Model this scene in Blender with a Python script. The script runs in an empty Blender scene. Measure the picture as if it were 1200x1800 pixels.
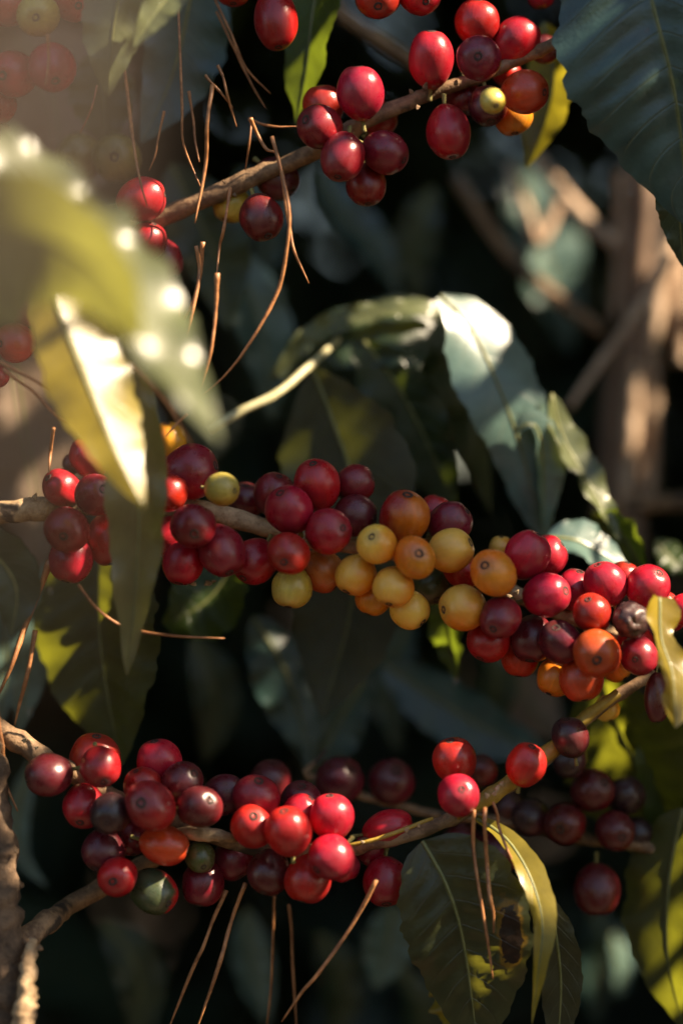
import bpy, math, random
import numpy as np
from mathutils import Vector, Matrix, Quaternion, noise

random.seed(7)
rng = np.random.default_rng(11)
S = bpy.context.scene
COL = S.collection

# ------------------------------------------------------------------ camera, sky, sun, exposure
D = 0.85                 # camera to the plane of the fruit, metres
K = 0.0002               # metres per photo pixel in that plane
Z0 = 1.30                # height of the picture centre above the ground
cam_d = bpy.data.cameras.new('camera')
cam = bpy.data.objects.new('camera', cam_d)
COL.objects.link(cam)
cam.location = (0, -D, Z0)
cam.rotation_euler = (math.radians(90), 0, 0)
cam_d.sensor_fit = 'VERTICAL'
cam_d.sensor_height = 36.0
cam_d.lens = 36.0 * D / (1800 * K)
cam_d.clip_start = 0.01
cam_d.clip_end = 500
cam_d.dof.use_dof = True
cam_d.dof.focus_distance = D - 0.006
cam_d.dof.aperture_fstop = 2.5
S.camera = cam

LSUN = Vector((0.70, -0.22, 0.68)).normalized()      # towards the sun
world = bpy.data.worlds.new('World')
S.world = world
world.use_nodes = True
wn = world.node_tree.nodes
sky = wn.new('ShaderNodeTexSky')
sky.sky_type = 'NISHITA'
sky.sun_disc = False
sky.sun_elevation = math.asin(LSUN.z)
sky.sun_rotation = math.atan2(LSUN.x, LSUN.y)
bg = wn['Background']
bg.inputs['Strength'].default_value = 0.075
world.node_tree.links.new(sky.outputs[0], bg.inputs[0])
sun_d = bpy.data.lights.new('sun', 'SUN')
sun_d.energy = 5.0
sun_d.angle = math.radians(0.53)
sun_d.color = (1.0, 0.86, 0.68)
sun = bpy.data.objects.new('sun', sun_d)
COL.objects.link(sun)
sun.location = (3, 1, 5)
sun.rotation_euler = LSUN.to_track_quat('Z', 'Y').to_euler()
S.view_settings.view_transform = 'Standard'
S.view_settings.look = 'None'
S.view_settings.exposure = 1.78
S.view_settings.gamma = 1.0
S.view_settings.use_white_balance = True
S.view_settings.white_balance_temperature = 7300
S.view_settings.use_curve_mapping = False
S.render.engine = 'CYCLES'
S.cycles.use_denoising = True
S.cycles.max_bounces = 8
S.cycles.transmission_bounces = 6
S.cycles.caustics_reflective = False
S.cycles.sample_clamp_indirect = 6.0


def P(px, py, ymm=0.0):
    y = ymm * 0.001
    k = K * (D + y) / D
    return Vector(((px - 600) * k, y, Z0 - (py - 900) * k))


# ------------------------------------------------------------------ materials
def srgb(*c):
    return tuple((x / 12.92 if x <= 0.04045 else ((x + 0.055) / 1.055) ** 2.4) for x in c) + (1,)


class NT:
    def __init__(self, name):
        self.m = bpy.data.materials.new(name)
        self.m.use_nodes = True
        self.t = self.m.node_tree
        self.n = self.t.nodes
        self.p = self.n['Principled BSDF']
        self.out = self.n['Material Output']

    def new(self, kind, **kw):
        nd = self.n.new('ShaderNode' + kind)
        for k, v in kw.items():
            setattr(nd, k, v)
        return nd

    def link(self, a, b):
        self.t.links.new(a, b)

    def val(self, sock, v):
        if hasattr(v, 'links') or isinstance(v, bpy.types.NodeSocket):
            self.link(v, sock)
        else:
            sock.default_value = v

    def math(self, op, a, b=0.0, c=0.0, clamp=False):
        nd = self.new('Math', operation=op, use_clamp=clamp)
        self.val(nd.inputs[0], a)
        self.val(nd.inputs[1], b)
        self.val(nd.inputs[2], c)
        return nd.outputs[0]

    def mix(self, f, a, b):
        nd = self.new('Mix', data_type='RGBA')
        self.val(nd.inputs[0], f)
        self.val(nd.inputs[6], a)
        self.val(nd.inputs[7], b)
        return nd.outputs[2]

    def noise(self, coord, scale, detail=3, rough=0.55):
        nd = self.new('TexNoise')
        nd.inputs['Scale'].default_value = scale
        nd.inputs['Detail'].default_value = detail
        nd.inputs['Roughness'].default_value = rough
        if coord is not None:
            self.link(coord, nd.inputs['Vector'])
        return nd.outputs['Fac']

    def ramp(self, f, a, b, smooth=True):
        nd = self.new('MapRange', interpolation_type='SMOOTHSTEP' if smooth else 'LINEAR')
        self.val(nd.inputs[0], f)
        nd.inputs[1].default_value = a
        nd.inputs[2].default_value = b
        return nd.outputs[0]

    def bump(self, h, dist, strength=1.0):
        nd = self.new('Bump')
        nd.inputs['Strength'].default_value = strength
        nd.inputs['Distance'].default_value = dist
        self.link(h, nd.inputs['Height'])
        return nd.outputs[0]


def c4(c):
    return tuple(c) + (1,)


def cherry_mat(name, a, b=None, lo=-0.5, hi=0.5, sss=0.16, stripe=1.0, rough=0.27, glow=(1.0, 0.18, 0.08)):
    """a ripe-skin colour, b a second colour towards the local +X side (object space is unit size)."""
    q = NT(name)
    tc = q.new('TexCoord')
    oi = q.new('ObjectInfo')
    shift = q.new('VectorMath', operation='ADD')
    q.link(tc.outputs['Object'], shift.inputs[0])
    sc = q.new('VectorMath', operation='SCALE')
    cmb = q.new('CombineXYZ')
    for i in range(3):
        q.link(oi.outputs['Random'], cmb.inputs[i])
    q.link(cmb.outputs[0], sc.inputs[0])
    sc.inputs['Scale'].default_value = 37.0
    q.link(sc.outputs[0], shift.inputs[1])
    co = shift.outputs[0]
    n1 = q.noise(co, 1.6, 4)
    n2 = q.noise(co, 14.0, 2)
    col = c4(a)
    sep = q.new('SeparateXYZ')
    q.link(tc.outputs['Object'], sep.inputs[0])
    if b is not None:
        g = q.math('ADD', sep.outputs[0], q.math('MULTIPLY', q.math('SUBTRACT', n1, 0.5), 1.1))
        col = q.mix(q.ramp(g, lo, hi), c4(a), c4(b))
    # uneven ripeness, faint streaks running pole to pole, fine pores
    ang = q.math('ARCTAN2', sep.outputs[1], sep.outputs[0])
    st = q.new('CombineXYZ')
    q.link(q.math('MULTIPLY', ang, 3.0), st.inputs[0])
    q.link(q.math('MULTIPLY', sep.outputs[2], 0.7), st.inputs[1])
    q.link(q.math('MULTIPLY', oi.outputs['Random'], 50), st.inputs[2])
    streak = q.noise(st.outputs[0], 1.7, 4)
    dark = q.mix(q.ramp(streak, 0.42, 0.72), (1 - 0.12 * stripe, 1 - 0.13 * stripe, 1 - 0.14 * stripe, 1), (1 + 0.08 * stripe, 1 + 0.09 * stripe, 1 + 0.09 * stripe, 1))
    mul = q.new('Mix', data_type='RGBA', blend_type='MULTIPLY')
    mul.inputs[0].default_value = 1.0
    q.val(mul.inputs[6], col)
    q.link(dark, mul.inputs[7])
    hsv = q.new('HueSaturation')
    q.link(mul.outputs[2], hsv.inputs['Color'])
    q.link(q.math('ADD', 0.492, q.math('MULTIPLY', oi.outputs['Random'], 0.016)), hsv.inputs['Hue'])
    q.link(q.math('ADD', 0.82, q.math('MULTIPLY', q.math('FRACT', q.math('MULTIPLY', oi.outputs['Random'], 13.7)), 0.36)), hsv.inputs['Value'])
    pore = q.ramp(q.noise(co, 30.0, 2), 0.66, 0.74)
    tipz = q.ramp(q.math('ADD', sep.outputs[2], q.math('MULTIPLY', q.math('SUBTRACT', n2, 0.5), 0.16)), 0.86, 1.0)
    blem = q.math('MAXIMUM', q.math('MULTIPLY', pore, 0.22), q.math('MULTIPLY', tipz, 0.45))
    # a brown scuff here and there
    scuff = q.ramp(q.noise(co, 2.3, 5, 0.65), 0.69, 0.75)
    blem = q.math('MAXIMUM', blem, q.math('MULTIPLY', scuff, 0.55))
    # the thin dull bloom on the skin, rubbed off in patches
    bloom = q.math('MULTIPLY', q.ramp(q.noise(co, 2.0, 5, 0.65), 0.38, 0.68), 0.032)
    skin = q.mix(bloom, hsv.outputs[0], (0.42, 0.34, 0.36, 1))
    dust = q.math('MULTIPLY', q.ramp(q.noise(co, 48.0, 2), 0.72, 0.78), 0.30)
    skin = q.mix(dust, skin, (0.40, 0.30, 0.22, 1))
    fin = q.mix(blem, skin, (0.10, 0.035, 0.02, 1))
    q.link(fin, q.p.inputs['Base Color'])
    q.link(q.math('ADD', rough, q.math('ADD', q.math('MULTIPLY', bloom, 3.0), q.math('MULTIPLY', q.math('SUBTRACT', n1, 0.5), 0.16))), q.p.inputs['Roughness'])
    q.p.inputs['Specular IOR Level'].default_value = 0.55
    q.p.inputs['Subsurface Weight'].default_value = sss
    q.p.inputs['Subsurface Radius'].default_value = glow
    q.p.inputs['Subsurface Scale'].default_value = 0.0035
    q.link(q.bump(q.math('ADD', n2, q.math('MULTIPLY', streak, 1.0)), 0.00012, 0.5), q.p.inputs['Normal'])
    return q.m


RED = (0.52, 0.009, 0.014)
CRIM = (0.34, 0.010, 0.016)
WINE = (0.20, 0.010, 0.017)
MAR = (0.10, 0.010, 0.014)
ORA = (0.78, 0.21, 0.016)
YEL = (0.80, 0.47, 0.075)
LIME = (0.52, 0.42, 0.10)
GRN = (0.075, 0.095, 0.025)
YG = (1.0, 0.5, 0.1)
CM = {
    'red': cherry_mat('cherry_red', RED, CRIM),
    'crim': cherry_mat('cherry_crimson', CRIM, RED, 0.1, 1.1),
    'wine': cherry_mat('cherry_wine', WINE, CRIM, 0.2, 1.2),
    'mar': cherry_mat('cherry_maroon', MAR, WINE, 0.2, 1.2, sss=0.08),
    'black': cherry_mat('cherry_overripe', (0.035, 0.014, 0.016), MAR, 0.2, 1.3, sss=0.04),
    'ora': cherry_mat('cherry_orange', ORA, (0.66, 0.26, 0.02), glow=YG),
    'yel': cherry_mat('cherry_yellow', YEL, (0.74, 0.27, 0.022), -0.1, 1.0, stripe=0.4, glow=YG),
    'lime': cherry_mat('cherry_unripe', LIME, (0.5, 0.34, 0.05), glow=YG),
    'lime_dim': cherry_mat('cherry_unripe_dimmed', (0.16, 0.135, 0.032), (0.22, 0.16, 0.03), sss=0.06, glow=YG),  # unripe skin colour darkened evenly to stand in for shade
    'grn': cherry_mat('cherry_green', GRN, (0.10, 0.09, 0.03), sss=0.08, glow=YG),
    'rdor': cherry_mat('cherry_red_turning_orange', (0.36, 0.018, 0.014), (0.68, 0.17, 0.012), -0.45, 0.65),
    'orrd': cherry_mat('cherry_orange_turning_red', (0.55, 0.06, 0.013), (0.5, 0.03, 0.014), -0.3, 0.9),
    'dull': cherry_mat('cherry_dull_orange', (0.50, 0.12, 0.02), (0.56, 0.20, 0.03)),
    'grrd': cherry_mat('cherry_half_ripe', (0.06, 0.075, 0.03), (0.5, 0.01, 0.02), 0.1, 0.35),
}


def dried_mat():
    q = NT('dried_skin')
    tc = q.new('TexCoord')
    n = q.noise(tc.outputs['Object'], 2.2, 4, 0.6)
    q.link(q.mix(q.ramp(n, 0.35, 0.7), (0.030, 0.013, 0.014, 1), (0.085, 0.040, 0.038, 1)), q.p.inputs['Base Color'])
    q.p.inputs['Roughness'].default_value = 0.42
    q.link(q.bump(n, 0.0006, 0.4), q.p.inputs['Normal'])
    return q.m


def navel_mat():
    q = NT('navel_scar')
    tc = q.new('TexCoord')
    n = q.noise(tc.outputs['Object'], 30.0, 4, 0.7)
    q.link(q.mix(q.ramp(n, 0.3, 0.7), (0.012, 0.006, 0.005, 1), (0.065, 0.030, 0.020, 1)), q.p.inputs['Base Color'])
    q.p.inputs['Roughness'].default_value = 0.7
    q.link(q.bump(n, 0.0004), q.p.inputs['Normal'])
    return q.m


def leaf_mat(name, top, trans, tmix=0.45, rough=0.36, vein=(0.16, 0.17, 0.05), dead=False, blotch=0.25, under=None, bumpy=0.5):
    """UV.x runs base to tip, UV.y across (0.5 = midrib)."""
    q = NT(name)
    uv = q.new('TexCoord')
    sep = q.new('SeparateXYZ')
    q.link(uv.outputs['UV'], sep.inputs[0])
    u, v = sep.outputs[0], q.math('ABSOLUTE', q.math('SUBTRACT', q.math('MULTIPLY', sep.outputs[1], 2.0), 1.0))
    n1 = q.noise(uv.outputs['Object'], 60.0, 5, 0.6)
    n2 = q.noise(uv.outputs['Object'], 900.0, 3, 0.6)
    # lateral veins curve towards the tip
    ph = q.math('SUBTRACT', q.math('MULTIPLY', u, 9.0), q.math('MULTIPLY', q.math('POWER', v, 1.25), 1.5))
    tri = q.math('ABSOLUTE', q.math('SUBTRACT', q.math('FRACT', ph), 0.5))
    lat = q.math('MULTIPLY', q.ramp(tri, 0.045, 0.0), q.ramp(v, 1.0, 0.5))
    mid = q.ramp(v, 0.05, 0.015)
    vv = q.math('MAXIMUM', mid, q.math('MULTIPLY', lat, 0.6))
    dk = tuple(x * (1 - blotch) for x in top) + (1,)
    lt = tuple(x * (1 + blotch) for x in top) + (1,)
    col = q.mix(q.ramp(n1, 0.3, 0.7), dk, lt)
    col = q.mix(q.math('MULTIPLY', vv, 0.55), col, c4(vein))
    tcol = q.mix(q.ramp(n1, 0.3, 0.75), tuple(x * 0.8 for x in trans) + (1,), tuple(x * 1.15 for x in trans) + (1,))
    tcol = q.mix(q.math('MULTIPLY', vv, 0.35), tcol, tuple(x * 0.55 for x in trans) + (1,))
    # pale flecks and brown specks of age
    spk = q.ramp(q.noise(uv.outputs['Object'], 210.0, 3, 0.6), 0.70, 0.76)
    col = q.mix(q.math('MULTIPLY', spk, 0.45), col, (0.10, 0.06, 0.025, 1))
    tcol = q.mix(q.math('MULTIPLY', spk, 0.5), tcol, (0.05, 0.03, 0.01, 1))
    if dead:
        du = q.math('SUBTRACT', u, dead[0])
        dv = q.math('SUBTRACT', sep.outputs[1], dead[1])
        rr = q.math('SQRT', q.math('ADD', q.math('POWER', q.math('DIVIDE', du, dead[2]), 2.0), q.math('POWER', q.math('DIVIDE', dv, dead[3]), 2.0)))
        rr = q.math('ADD', rr, q.math('MULTIPLY', q.math('SUBTRACT', q.noise(uv.outputs['Object'], 160.0, 4, 0.65), 0.5), 1.3))
        rim = q.ramp(rr, 1.35, 1.0)
        core = q.ramp(rr, 1.0, 0.93)
        col = q.mix(rim, col, (0.26, 0.15, 0.02, 1))
        tcol = q.mix(rim, tcol, (0.45, 0.24, 0.02, 1))
        col = q.mix(core, col, (0.030, 0.016, 0.010, 1))
        tcol = q.mix(core, tcol, (0.02, 0.008, 0.004, 1))
    if under is not None:
        geo = q.new('NewGeometry')
        col = q.mix(geo.outputs['Backfacing'], col, c4(under))
    q.link(col, q.p.inputs['Base Color'])
    q.link(q.math('ADD', rough, q.math('MULTIPLY', q.math('SUBTRACT', n1, 0.5), 0.3)), q.p.inputs['Roughness'])
    q.p.inputs['Specular IOR Level'].default_value = 0.7
    cell = q.new('TexVoronoi')
    cell.inputs['Scale'].default_value = 700.0
    q.link(uv.outputs['Object'], cell.inputs['Vector'])
    h = q.math('ADD', q.math('MULTIPLY', lat, -1.0), q.math('ADD', q.math('MULTIPLY', n1, 0.9), q.math('MULTIPLY', cell.outputs['Distance'], 0.25)))
    bp = q.bump(h, 0.0006, bumpy)
    q.link(bp, q.p.inputs['Normal'])
    tr = q.new('BsdfTranslucent')
    q.link(tcol, tr.inputs['Color'])
    ms = q.new('MixShader')
    ms.inputs[0].default_value = tmix
    q.link(q.p.outputs[0], ms.inputs[1])
    q.link(tr.outputs[0], ms.inputs[2])
    q.link(ms.outputs[0], q.out.inputs['Surface'])
    return q.m


LM = {
    'dark': leaf_mat('leaf_dark_green', (0.030, 0.052, 0.026), (0.12, 0.16, 0.014), 0.35, 0.34),
    'teal': leaf_mat('leaf_blue_green', (0.036, 0.078, 0.068), (0.09, 0.14, 0.02), 0.28, 0.32),
    'olive': leaf_mat('leaf_olive', (0.060, 0.070, 0.022), (0.36, 0.37, 0.028), 0.5, 0.38),
    'green': leaf_mat('leaf_fresh_green', (0.050, 0.085, 0.020), (0.30, 0.40, 0.03), 0.5, 0.36),
    'pale': leaf_mat('leaf_pale_green', (0.13, 0.15, 0.07), (0.42, 0.40, 0.06), 0.40, 0.31, vein=(0.3, 0.3, 0.14), bumpy=0.15),
    'yellow': leaf_mat('leaf_yellowing', (0.26, 0.20, 0.022), (0.60, 0.51, 0.04), 0.42, 0.33, vein=(0.3, 0.25, 0.06), bumpy=0.15),
    'silver': leaf_mat('leaf_waxy_grey_green', (0.085, 0.15, 0.130), (0.16, 0.20, 0.06), 0.18, 0.33, vein=(0.24, 0.22, 0.16), bumpy=0.2),
    'eaten': leaf_mat('leaf_with_dead_patch', (0.050, 0.058, 0.022), (0.26, 0.25, 0.025), 0.45, 0.36, dead=(0.47, 0.15, 0.125, 0.085), vein=(0.14, 0.13, 0.04)),
    'dry': leaf_mat('leaf_dry_brown', (0.20, 0.13, 0.08), (0.30, 0.17, 0.07), 0.3, 0.6, vein=(0.2, 0.14, 0.08)),
    'spring': leaf_mat('leaf_pale_spring_green', (0.12, 0.135, 0.055), (0.42, 0.42, 0.07), 0.45, 0.34, vein=(0.3, 0.3, 0.14), bumpy=0.15),
    'shade': leaf_mat('leaf_dark_olive', (0.045, 0.046, 0.018), (0.16, 0.17, 0.018), 0.35, 0.42),
    'rib': None,
}


def simple_mat(name, a, b, scale, rough=0.7, bump=0.0008, stretch=None, detail=5):
    q = NT(name)
    tc = q.new('TexCoord')
    co = tc.outputs['Object']
    if stretch:
        mp = q.new('Mapping')
        mp.inputs['Scale'].default_value = stretch
        q.link(co, mp.inputs[0])
        co = mp.outputs[0]
    n = q.noise(co, scale, detail, 0.65)
    n2 = q.noise(co, scale * 5, 3, 0.6)
    f = q.ramp(q.math('ADD', q.math('MULTIPLY', n, 0.75), q.math('MULTIPLY', n2, 0.25)), 0.36, 0.64)
    q.link(q.mix(f, c4(a), c4(b)), q.p.inputs['Base Color'])
    q.p.inputs['Roughness'].default_value = rough
    q.link(q.bump(q.math('ADD', n, q.math('MULTIPLY', n2, 0.5)), bump, 0.8), q.p.inputs['Normal'])
    return q.m


M_PALESTEM = simple_mat('pale_leaf_stem', (0.36, 0.33, 0.17), (0.55, 0.50, 0.30), 150, 0.4, 0.0003)
M_STREAK = simple_mat('dry_streaked_stem', (0.05, 0.032, 0.022), (0.34, 0.22, 0.15), 45, 0.8, 0.002, stretch=(1.0, 1.0, 0.05))
M_VEILBLADE = simple_mat('veil_blade_brown', (0.038, 0.020, 0.009), (0.054, 0.029, 0.013), 60, 0.7, 0.0004)  # brown chosen for the glare-like veil the blurred blade adds
M_RIB = simple_mat('leaf_rib', (0.10, 0.11, 0.03), (0.17, 0.17, 0.06), 120, 0.5, 0.0002)
M_BARK = simple_mat('branch_bark', (0.12, 0.066, 0.034), (0.33, 0.20, 0.105), 140, 0.75, 0.0008)
M_BARKPALE = simple_mat('branch_bark_pale', (0.28, 0.17, 0.085), (0.54, 0.37, 0.21), 160, 0.75, 0.0008)
M_GREENWOOD = simple_mat('young_green_wood', (0.30, 0.18, 0.03), (0.46, 0.30, 0.05), 130, 0.5, 0.0005)
M_TRUNK = simple_mat('stem_bark', (0.05, 0.030, 0.018), (0.18, 0.108, 0.060), 70, 0.85, 0.0025)
M_STRAW = simple_mat('dry_straw', (0.34, 0.22, 0.14), (0.60, 0.43, 0.30), 60, 0.7, 0.001)
M_NEEDLE = simple_mat('pine_needle_brown', (0.22, 0.085, 0.030), (0.46, 0.20, 0.08), 200, 0.45, 0.0002)
M_STALK = simple_mat('fruit_stalk', (0.20, 0.18, 0.05), (0.34, 0.28, 0.09), 200, 0.55, 0.0003)
M_SCALE = simple_mat('dry_scale', (0.30, 0.20, 0.11), (0.55, 0.40, 0.24), 220, 0.7, 0.0005)
M_NAVEL = navel_mat()
M_DRIED = dried_mat()
for _m in (M_BARK, M_BARKPALE, M_TRUNK):
    _t = _m.node_tree
    _p = _t.nodes['Principled BSDF']
    _src = _p.inputs['Base Color'].links[0].from_socket
    _tc = _t.nodes.new('ShaderNodeTexCoord')
    _n = _t.nodes.new('ShaderNodeTexNoise')
    _n.inputs['Scale'].default_value = 85.0
    _n.inputs['Detail'].default_value = 6.0
    _t.links.new(_tc.outputs['Object'], _n.inputs['Vector'])
    _r = _t.nodes.new('ShaderNodeMapRange')
    _r.inputs[1].default_value = 0.58
    _r.inputs[2].default_value = 0.66
    _t.links.new(_n.outputs['Fac'], _r.inputs[0])
    _x = _t.nodes.new('ShaderNodeMix')
    _x.data_type = 'RGBA'
    _t.links.new(_r.outputs[0], _x.inputs[0])
    _t.links.new(_src, _x.inputs[6])
    _x.inputs[7].default_value = (0.05, 0.033, 0.022, 1)
    _t.links.new(_x.outputs[2], _p.inputs['Base Color'])
M_SOIL = simple_mat('soil', (0.045, 0.030, 0.020), (0.11, 0.075, 0.05), 6, 0.95, 0.02)
M_MASS = leaf_mat('leaf_of_far_shrubs', (0.036, 0.062, 0.042), (0.10, 0.14, 0.02), 0.3, 0.36)
qd = NT('water')
qd.p.inputs['Base Color'].default_value = (1, 1, 1, 1)
qd.p.inputs['Roughness'].default_value = 0.02
qd.p.inputs['IOR'].default_value = 1.33
qd.p.inputs['Transmission Weight'].default_value = 1.0
M_WATER = qd.m


# ------------------------------------------------------------------ helpers
def tag(o, label=None, cat=None, group=None, kind=None):
    if label: o['label'] = label
    if cat: o['category'] = cat
    if group: o['group'] = group
    if kind: o['kind'] = kind
    return o


def link(name, me, mat=None, parent=None):
    o = bpy.data.objects.new(name, me)
    COL.objects.link(o)
    if mat is not None and me is not None and len(me.materials) == 0:
        me.materials.append(mat)
    if parent is not None:
        o.parent = parent
    return o


def mesh(name, vs, fs, uvs=None, smooth=True):
    me = bpy.data.meshes.new(name)
    me.from_pydata([tuple(v) for v in vs], [], fs)
    if smooth:
        me.polygons.foreach_set('use_smooth', [True] * len(me.polygons))
    if uvs is not None:
        lay = me.uv_layers.new(name='UVMap')
        idx = np.zeros(len(me.loops), dtype=np.int32)
        me.loops.foreach_get('vertex_index', idx)
        lay.data.foreach_set('uv', np.asarray(uvs, dtype=np.float32)[idx].ravel())
    me.update()
    return me


def spline(pts, n):
    """Catmull-Rom through 3-D points, n+1 samples evenly by length."""
    p = [np.array(a, dtype=float) for a in pts]
    p = [2 * p[0] - p[1]] + p + [2 * p[-1] - p[-2]]
    out = []
    for i in range(1, len(p) - 2):
        for k in range(24):
            t = k / 24
            a, b, c, d = p[i - 1], p[i], p[i + 1], p[i + 2]
            out.append(0.5 * (2 * b + (c - a) * t + (2 * a - 5 * b + 4 * c - d) * t * t + (3 * b - a - 3 * c + d) * t ** 3))
    out.append(p[-2])
    o = np.array(out)
    L = np.concatenate([[0], np.cumsum(np.linalg.norm(np.diff(o, axis=0), axis=1))])
    s = np.linspace(0, L[-1], n + 1)
    return np.stack([np.interp(s, L, o[:, k]) for k in range(3)], axis=1), L[-1]


def tube_geo(pts, radii, n=24, sides=8, rough=0.0, seed=0.0, knots=None, knot_amp=0.25):
    c, L = spline(pts, n)
    r = np.interp(np.linspace(0, 1, n + 1), np.linspace(0, 1, len(radii)), radii)
    vs, fs = [], []
    up = Vector((0.13, 0.21, 0.97))
    for i in range(n + 1):
        t = Vector(c[min(i + 1, n)] - c[max(i - 1, 0)]).normalized()
        a = (up - t * up.dot(t)).normalized()
        b = t.cross(a)
        up = a
        kf = 1.0
        if knots:
            for kk in knots:
                kf += knot_amp * math.exp(-((i / n - kk) * L / (r[i] * 0.9)) ** 2)
        for j in range(sides):
            th = 2 * math.pi * j / sides
            dv = a * math.cos(th) + b * math.sin(th)
            q = Vector(c[i])
            f = 1 + rough * noise.noise((q + dv * r[i]) / (r[i] * 2.0) + Vector((seed, seed, 0))) + 0.5 * rough * noise.noise((q + dv * r[i]) / (r[i] * 0.6) + Vector((seed, 0, 0)))
            vs.append(q + dv * (r[i] * kf * f))
    for i in range(n):
        for j in range(sides):
            k = (j + 1) % sides
            fs.append((i * sides + j, i * sides + k, (i + 1) * sides + k, (i + 1) * sides + j))
    fs.append(tuple(range(sides))[::-1])
    fs.append(tuple(n * sides + j for j in range(sides)))
    return vs, fs


def recentre(vs, o):
    o = Vector(o)
    return [Vector(v) - o for v in vs]


def tube(name, pts, radii, mat, parent=None, **kw):
    vs, fs = tube_geo(pts, radii, **kw)
    if parent is None:
        org = Vector(pts[0])
        ob = link(name, mesh(name, recentre(vs, org), fs), mat)
        ob.location = org
        return ob
    wl = parent.location if parent.parent is None else parent.parent.location + parent.location
    return link(name, mesh(name, recentre(vs, wl), fs), mat, parent)


# ------------------------------------------------------------------ ground
def ground():
    n = 40
    vs, fs = [], []
    e = [math.copysign(abs(t) ** 2.6, t) * 60 for t in np.linspace(-1, 1, n + 1)]
    for y in e:
        for x in e:
            vs.append((x, y, 0.03 * noise.noise(Vector((x * 1.3, y * 1.3, 0)))))
    for i in range(n):
        for j in range(n):
            a = i * (n + 1) + j
            fs.append((a, a + 1, a + n + 2, a + n + 1))
    o = link('ground', mesh('ground', vs, fs), M_SOIL)
    tag(o, 'dark plantation soil under the coffee shrubs', 'ground', kind='structure')


ground()


# ------------------------------------------------------------------ masses of leaves (far shrubs, shade leaves added overhead)
def leaf_template(nu=5):
    us = np.linspace(0, 1, nu + 1)
    w = 0.21 * np.sin(np.pi * us ** 0.9) ** 0.75
    w[-1] = 0.004
    w[0] = 0.01
    vs, uv = [], []
    for u, ww in zip(us, w):
        z = -0.25 * (u - 0.3) ** 2
        for s in (-1, 0, 1):
            vs.append((u - 0.5, s * ww, z + 0.22 * ww * abs(s)))
            uv.append((u, 0.5 + 0.5 * s))
    fs = []
    for i in range(nu):
        for j in range(2):
            a = i * 3 + j
            fs.append((a, a + 1, a + 4, a + 3))
    return np.array(vs), np.array(fs), np.array(uv)


TV, TF, TU = leaf_template()


def mass_mesh(name, pos, rot, size):
    n = len(pos)
    v = np.einsum('nij,vj->nvi', rot, TV) * size[:, None, None] + pos[:, None, :]
    nv = len(TV)
    f = (TF[None] + (np.arange(n) * nv)[:, None, None]).reshape(-1, 4)
    me = bpy.data.meshes.new(name)
    me.vertices.add(n * nv)
    me.vertices.foreach_set('co', v.astype(np.float32).ravel())
    me.loops.add(f.size)
    me.loops.foreach_set('vertex_index', f.astype(np.int32).ravel())
    me.polygons.add(len(f))
    me.polygons.foreach_set('loop_start', np.arange(0, f.size, 4, dtype=np.int32))
    me.polygons.foreach_set('use_smooth', np.ones(len(f), dtype=bool))
    lay = me.uv_layers.new(name='UVMap')
    lay.data.foreach_set('uv', np.tile(TU, (n, 1))[f.ravel()].astype(np.float32).ravel())
    me.update(calc_edges=True)
    me.validate()
    return me


def rand_rot(n, tilt=1.0, droop=0.5):
    """leaf frames: length axis mostly outward and drooping, blade roughly facing up."""
    az = rng.uniform(0, 2 * np.pi, n)
    dr = rng.normal(droop, 0.45, n)
    x = np.stack([np.cos(az) * np.cos(dr), np.sin(az) * np.cos(dr), -np.sin(dr)], 1)
    z = np.stack([rng.normal(0, tilt, n), rng.normal(0, tilt, n), np.ones(n)], 1)
    z -= x * np.sum(x * z, 1, keepdims=True)
    z /= np.linalg.norm(z, axis=1, keepdims=True)
    y = np.cross(z, x)
    return np.stack([x, y, z], 2)


def in_view(p, margin):
    y = p[:, 1]
    k = (D + y) / D
    return (np.abs(p[:, 0]) < 0.12 * k + margin) & (np.abs(p[:, 2] - Z0) < 0.18 * k + margin) & (y > -D)




# ------------------------------------------------------------------ leaves
def smooth_w(u, tip=1.25, base=0.85):
    return (math.sin(math.pi * u ** base) ** 0.72) * (1 - 0.35 * u ** 4) if 0 < u < 1 else 0.0


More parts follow.
